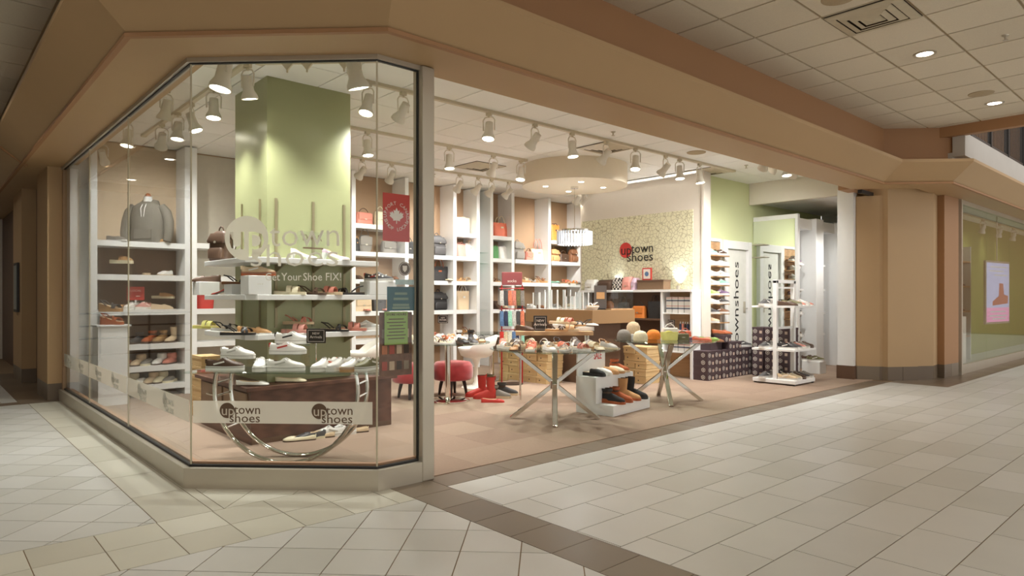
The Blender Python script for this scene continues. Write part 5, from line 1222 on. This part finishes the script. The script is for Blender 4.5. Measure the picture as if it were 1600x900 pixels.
def head(x, y, aim, lit, label, z=ZS-.03, power=None, big=0):
    t = thing('track_spotlight', label, 'spotlight', (x, y, z), math.atan2(aim[1], aim[0])+R(90), 'track spotlights'); part(stm, 'adapter', TRK, t)
    o = part(yk, 'yoke', HEADM, t, (0, 0, -.03)); d = Vector((math.hypot(aim[0], aim[1]), aim[2]))
    tilt = math.atan2(math.hypot(aim[0], aim[1]), -aim[2])
    h = part(hdm, 'housing', HEADM, t, (0, 0, -.17), rot=(-tilt, 0, 0)); part(lns, 'lens', LAMP if lit else OFFL, h)
    if big: t.scale = (big, big, big)
    if lit:
        L_ = bpy.data.lights.new('spot', 'SPOT'); L_.energy = power or SPOT_W; L_.spot_size = R(105); L_.spot_blend = 1; L_.shadow_soft_size = .055; L_.color = (1, .98, .94)
        lo = bpy.data.objects.new('spot_beam', L_); COL.objects.link(lo); lo.parent = h; lo.location = (0, 0, -.125)
HD = []
Ys = [('on the entrance track', 1.56, ((575, 1), (630, 0), (764, 1), (836, 0), (894, 1), (947, 0), (993, 1), (1040, 0), (1062, 1), (1093, 1))),
      ('on the middle track', 3.15, ((574, 1), (702, 1), (771, 0), (814, 1))),
      ('on the track before the bag shelving', 4.62, ((566, 1), (612, 1), (718, 1), (747, 1), (768, 1), (795, 1)))]
for place, y, hs in Ys:
    for i, (px, lit) in enumerate(hs):
        a = random.uniform(-.35, .35);  aim = (a, 1.15 if y > 4 else .9, -1); vis = lit and y < 4
        if y < 2 and not lit: aim = ((.4, .9, -1), (-.1, 1.0, -1))[i % 2]
        if vis: aim = (a*.5-.12, -.12, -1)
        head(onY(px, y), y, aim, True, power=(32 if y > 4 else 112), label='%s, %s from left %s' % ('glowing spotlight' if vis else 'spotlight aimed at the shelves', ORD[i], place))
for i, (px, lit) in enumerate(((1197, 0), (1214, 0), (1229, 1), (1241, 0))): head(onY(px, .42), .42, ((.5, .9, -1), (.1, 1.1, -1), (-.1, -.1, -1), (.9, .8, -1))[i], True, power=110, label= '%s spotlight, %s from left on the track above the white rack' % ('glowing' if lit else 'rear-facing', ORD[i]))
for i, (px, lit) in enumerate(((133, 1), (160, 1), (200, 1), (260, 1))): head(.39, onX(px, .39), ((.4, .9, -1), (.4, .9, -1), (-.15, -.1, -1), (-.1, .3, -1))[i], lit, 'spotlight, %s from left on the side window track' % ORD[i])
for i, (px, lit) in enumerate(((253, 1), (278, 1), (300, 1), (334, 1), (387, 1))): head(.71, onX(px, .71), ((.1, 1.0, -1), (-.1, -.1, -1), (.3, -.2, -1), (-.05, -.1, -1), (.2, .1, -1))[i], lit, 'spotlight, %s from left on the track beside the green column' % ORD[i])
for i, (x, y, a) in enumerate(((.401, 1.449, (-.2, .02, -1)), (1.127, .723, (.3, .05, -1)))): head(x, y, a, 1, 'large lit spotlight at the %s of the angled window' % ('left' if i == 0 else 'right'), power=40, big=1.25)
for i, px in enumerate((903, 915, 932)): head(onY(px, 4.3), 4.3, (.3, 1.2, -1), 1, 'spotlight aimed at the bags behind the drum, %s from left' % ORD[i])
for i, x in enumerate((10.25, 11.0)): head(x, .50, (-.1, .55, -1), 1, 'added unseen spotlight on the alcove ceiling, %s one' % ('left', 'right')[i], z=2.93, power=55)  # out-of-sight lamps added to brighten the alcove cabinets
track((9.95, .50), (11.5, .50), 'short added lighting track on the alcove ceiling', 2.96); track((12.5, -.1), (20, -.1), 'lighting track in the neighbouring shop', 2.95)  # the alcove rail only carries the added lamps
t = thing('cove_light', 'slim lit cove strip along the top of the logo wall', 'lamp', (7.74, 3.1, 3.235)); MB().box(-.02, .05, -1.2, 1.2, -.012, .03).build('channel', WHITE, t); MB().box(-.024, -.02, -1.18, 1.18, -.008, .02).build('diffuser', mat('cove_glow', (255, 246, 230), emit=1.2, var=0), t)
L_ = bpy.data.lights.new('cove', 'AREA'); L_.shape = 'RECTANGLE'; L_.size = 2.3; L_.size_y = .05; L_.energy = 1.2; L_.color = (1, .95, .88)
lo = bpy.data.objects.new('cove_beam', L_); COL.objects.link(lo); lo.parent = t; 
lo.matrix_local = Matrix.Translation((-.035, 0, -.02)) @ Vector((-.55, 0, -.83)).to_track_quat('-Z', 'Y').to_matrix().to_4x4()
# drum and chandelier
t = thing('ceiling_drum', 'round cream dropped ceiling drum above the cash counter', 'ceiling drum', (6.14, 3.04, 2.97)); MB().lathe([(.80, 0), (.80, .33)], 64).build('drum', mat('drum_cream', (226, 214, 192), .7, var=.02), t, 40)
for k in range(4):
    a = R(45+90*k+10); o = MB().lathe([(.055, -.004), (.055, .002)], 18, (.45*math.cos(a), .45*math.sin(a))).build('downlight', HEADM, t); MB().lathe([(.038, -.007), (.038, -.004)], 18, (.45*math.cos(a), .45*math.sin(a))).build('lens', LAMP, o)
    L_ = bpy.data.lights.new('down', 'SPOT'); L_.energy = 22; L_.spot_size = R(100); L_.spot_blend = 1; L_.shadow_soft_size = .04; L_.color = (1, .95, .86)
    lo = bpy.data.objects.new('downlight_beam', L_); COL.objects.link(lo); lo.parent = t; lo.location = (.45*math.cos(a), .45*math.sin(a), -.02)
t = thing('chandelier', 'round chandelier of hanging glass rods above the counter', 'chandelier', (6.14, 3.04, 2.08)); RODM = mat('glass_rod', (214, 222, 232), .15, var=0, emit=.02)
me = MB().lathe([(.014, 0), (.014, .20)], 8).mesh('glass_rod', 50)
for k in range(34): part(me, 'glass_rod', RODM, t, (.26*math.cos(2*math.pi*k/34), .26*math.sin(2*math.pi*k/34), 0))
MB().lathe([(.275, .20), (.275, .225), (.245, .225), (.245, .20), (.275, .20)], 34, cap0=False, cap1=False).build('top_ring', CHROME, t, 40)
for k in range(3): MB().bar((-.26*math.cos(R(60*k)), -.26*math.sin(R(60*k)), .215), (.26*math.cos(R(60*k)), .26*math.sin(R(60*k)), .215), .015, .01).build('spoke', CHROME, t)
L_ = bpy.data.lights.new('chandelier_bulb', 'POINT'); L_.energy = 10; L_.shadow_soft_size = .08; L_.color = (1, .97, .92); lo = bpy.data.objects.new('chandelier_bulb', L_); COL.objects.link(lo); lo.parent = t; lo.location = (0, 0, .10)
MB().lathe([(.004, .215), (.004, .86)], 6).build('cable', CHROME, t); MB().lathe([(.06, .86), (.06, .89)], 16).build('canopy', CHROME, t, 40)
# air diffusers, sprinklers, speakers, downlights
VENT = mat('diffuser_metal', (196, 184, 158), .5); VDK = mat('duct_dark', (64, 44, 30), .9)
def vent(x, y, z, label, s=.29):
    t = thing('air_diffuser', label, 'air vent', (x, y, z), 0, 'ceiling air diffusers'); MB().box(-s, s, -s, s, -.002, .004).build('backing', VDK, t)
    for k, (a, c, z0) in enumerate(((1.0, .76, -.012), (.72, .54, -.020), (.48, .32, -.026), (.27, .0, -.03))):
        rs = [[(sx*s*f, sy*s*f, zz) for sx, sy in ((-1, -1), (1, -1), (1, 1), (-1, 1))] for f, zz in ((a, z0), (max(c, .01), z0-.012), (max(c, .01), z0-.009), (a, z0+.004))]
        MB().rings(rs, False, False).build('frame' if k == 0 else 'louvre', VENT, t)
vent(4.66+.61*0, -1.75, ZM, 'square air diffuser in the mall ceiling at upper right'); vent(5.5, 1.87, ZS, 'square air diffuser in shop ceiling before the drum'); vent(5.05, 4.0, ZS, 'square air diffuser in shop ceiling above the bag shelving'); vent(8.0, 1.86, ZS, 'square air diffuser in shop ceiling above the logo wall end')
def atZ(px, py, z):
    r = ray(px); k = (z-CZ)*FPX/(HOR-py); return (CX+r[0]*k, CY+r[1]*k)
def spr(px, py, z, label):
    x, y = atZ(px, py, z); t = thing('sprinkler', label, 'sprinkler', (x, y, z), 0, 'ceiling sprinklers'); MB().lathe([(.03, 0), (.028, -.008), (.01, -.01), (.008, -.04)], 12).build('body', ALU, t, 40); MB().lathe([(.022, -.048), (.022, -.044)], 10).build('deflector', ALU, t)
spr(1571, 55, ZM, 'sprinkler head in the mall ceiling at far right'); spr(958, 206, ZS, 'sprinkler head in shop ceiling near the header'); spr(678, 272, ZS, 'sprinkler head above the bag shelving'); spr(1166, 258, ZS, 'sprinkler head above the green wall')
def spk(px, py, z, label, r=.13):
    x, y = atZ(px, py, z); t = thing('ceiling_speaker', label, 'speaker', (x, y, z), 0, 'ceiling speakers'); MB().lathe([(r, 0), (r*.97, -.008), (r*.9, -.01)], 28).build('grille', mat('speaker_grille', (178, 160, 130), .8, var=.2, scale=150), t, 40)
spk(1533, 146, ZM, 'round speaker grille in the mall ceiling at right'); spk(1088, 238, ZS, 'round speaker grille in the shop ceiling'); spk(1310, -3, ZM, 'round speaker grille above the mall air diffuser')
def dwn(x, y, label, lit=True):
    t = thing('recessed_downlight', label, 'downlight', (x, y, ZM), 0, 'mall downlights'); MB().lathe([(.10, 0), (.10, -.008), (.075, -.008), (.07, .0)], 24).build('trim', ALU, t, 40); MB().lathe([(.07, -.004), (.07, -.002)], 20).build('lens', LAMP, t)
    L_ = bpy.data.lights.new('mall', 'SPOT'); L_.energy = MALL_W; L_.spot_size = R(150); L_.spot_blend = 1; L_.shadow_soft_size = .07; L_.color = (1, .93, .83)
    lo = bpy.data.objects.new('mall_beam', L_); COL.objects.link(lo); lo.parent = t; lo.location = (0, 0, -.03)
x0, y0 = atZ(1445, 84, ZM); dwn(x0, y0, 'bright recessed downlight right of the mall air diffuser'); x1, y1 = atZ(1554, 161, ZM); dwn(x1, y1, 'second recessed downlight near the balcony')
for i, (x, y) in enumerate(((x0-2.6, y0-.3), (x0-5.2, y0-.3), (x0-7.6, y0+.2), (x0-7.6, y0+3.0), (x0-7.4, y0+6.2), (x0-2.6, y0-3.2), (x0, y0-3.2), (x0-6.0, y0-3.4), (x0+2.4, y0-3.0), (x0-7.8, y0+1.6), (x0-8.2, y0-1.2), (-1.9, 8.6), (-1.9, 11.3))): dwn(x, y, 'unseen recessed downlight over the mall walkway, %s out of view of the entrance' % ORD[i])  # last four: unseen lamps added to brighten the left floor and corridor

# ------------------------------------------------------------ neighbouring shop on the right
nb = root('window_neighbour'); MB().box(11.42, 26, -.70, -.64, 0, .15).build('sill', ALU, nb); MB().box(11.42, 26, -.70, -.64, 2.82, 2.9).build('head', ALU, nb); MB().box(11.40, 11.46, -.72, -.62, 0, 2.9).build('end_mullion', ALU, nb)
for k in range(8): MB().box(11.46+k*1.7+.003, 11.46+(k+1)*1.7-.003, -.675, -.665, .15, 2.82).build('pane', GLASS, nb)
struct(MB().box(11.43, 27, .25, .33, 0, 3.0).build('wall_neighbour', mat('olive_green_paint', (150, 154, 84), .6, var=.04, scale=2))); struct(MB().box(11.43, 27, -.6, .25, 2.95, 3.05).build('ceiling_neighbour', SLT[0])); struct(MB().box(11.43, 27, -.6, .25, -.02, .003).build('floor_neighbour', WT[0]))
struct(MB().box(11.43, 11.5, -.58, .25, .003, 2.95).build('wall_neighbour_side', MATS['olive_green_paint']))
t = thing('lightbox_poster', 'lit vertical footwear poster in the neighbouring shop window', 'poster', (14.6, -.52, .75), R(-6)); LB = mat('lightbox_print', (172, 176, 208), .5, var=.25, scale=3, emit=.45)
MB().box(-.62, .62, -.02, .02, 0, 1.24).build('frame', ALU, t); MB().box(-.58, .58, -.024, -.02, .32, 1.20).build('print_upper', LB, t); MB().box(-.58, .58, -.024, -.02, .04, .32).build('print_lower', mat('lightbox_pink', (216, 150, 186), .5, var=.1, scale=4, emit=.45), t)
LP2 = mat('print_white', (238, 238, 244), .6); 
for z, a, c in ((1.12, -.4, .45), (1.04, -.45, .3), (.96, -.2, .45), (.24, -.4, .4), (.16, -.45, .45), (.10, -.3, .4)): MB().box(a, c, -.026, -.024, z-.014, z+.014).build('print_line', LP2, t)
MB().add([(x_, -.027, z_) for x_, z_ in ((-.3, .36), (.5, .40), (.52, .55), (.3, .58), (.25, .80), (.05, .80), (.02, .55), (-.3, .44))], [tuple(range(8))]).build('print_shoe', leath('rose'), t)
MB().lathe([(.01, 1.24), (.01, 2.2)], 6).build('hanging_rod', ALU, t)
me = MB().box(-.3, .3, -.2, .2, 0, .75).mesh('block')
for i, (x, y, s) in enumerate(((12.6, -.05, 1.0), (13.4, -.02, 1.2))):
    t = thing('display_block', 'pale display block in the neighbouring shop, %s one' % ('nearer', 'farther')[i], 'plinth', (x, y, .003)); part(me, 'block', CREAM, t, scale=(1, 1, s)); 
    shoe('sneaker', 'brown', (x-.08, y, .003+.75*s), R(-60), 'brown shoe on the %s display block of the neighbouring shop' % ('nearer', 'farther')[i], 'shoes next door')
t = thing('display_shelf', 'tall oak shelf with shoes inside the neighbouring shop', 'shelving', (14.2, .08, .003)); 
for a in (-.45, .45): MB().box(a-.02, a+.02, -.15, .15, 0, 2.3).build('side_panel', WHITE, t)
for z in (.5, 1.0, 1.5, 2.0): MB().box(-.43, .43, -.15, .15, z-.03, z).build('shelf', OAK, t); 
for z in (.5, 1.0, 1.5): shoe('loafer', 'dark brown', (14.15, .05, z+.004), R(-70), 'dark brown loafer on %s shelf of the neighbouring shop' % {.5: 'lowest', 1.0: 'second', 1.5: 'third'}[z], 'shoes next door')
for i, px in enumerate((1536, 1562, 1584)):
    y = -.1; head(onY(px, y), y, (.2, .3, -1), 1, 'lit spotlight in the neighbouring shop, %s from left' % ORD[i], z=2.92, power=5)
struct(MB().box(27, 27.2, -9, 4, 0, 9).build('wall_unseen_end', TAN2))  # unseen wall, added so the neighbouring glass reflects it instead of bright world
# far corridor on the left
struct(MB().box(-9, .1, 13.4, 13.6, 0, 4).build('wall_far', CREAM))
struct(MB().box(-9.2, -9, -6, 13.6, 0, 4).build('wall_opposite', TAN))
t = thing('corridor_railing', 'dark handrail in the corridor at far left', 'railing', (0, 0, 0))
for z in (.45, .7, .95): MB().tube([(-3.2, 11.6, z), (-.6, 11.6, z)], .02, 6).build('rail', DM, t)
for x in (-3.2, -2.3, -1.4, -.6): MB().tube([(x, 11.6, 0), (x, 11.6, .97)], .022, 6).build('post', DM, t)
t = thing('wall_screen', 'small dark directory screen on the corridor pilaster', 'screen', (-.215, 8.75, 1.05)); MB().box(-.02, .01, -.22, .22, 0, .75).build('casing', DM, t); MB().box(-.023, -.02, -.19, .19, .04, .71).build('display', mat('screen_teal', (70, 96, 96), .2, var=.3, scale=5), t)
print('SHOES', NSHOE[0], 'OBJECTS', len(bpy.data.objects))
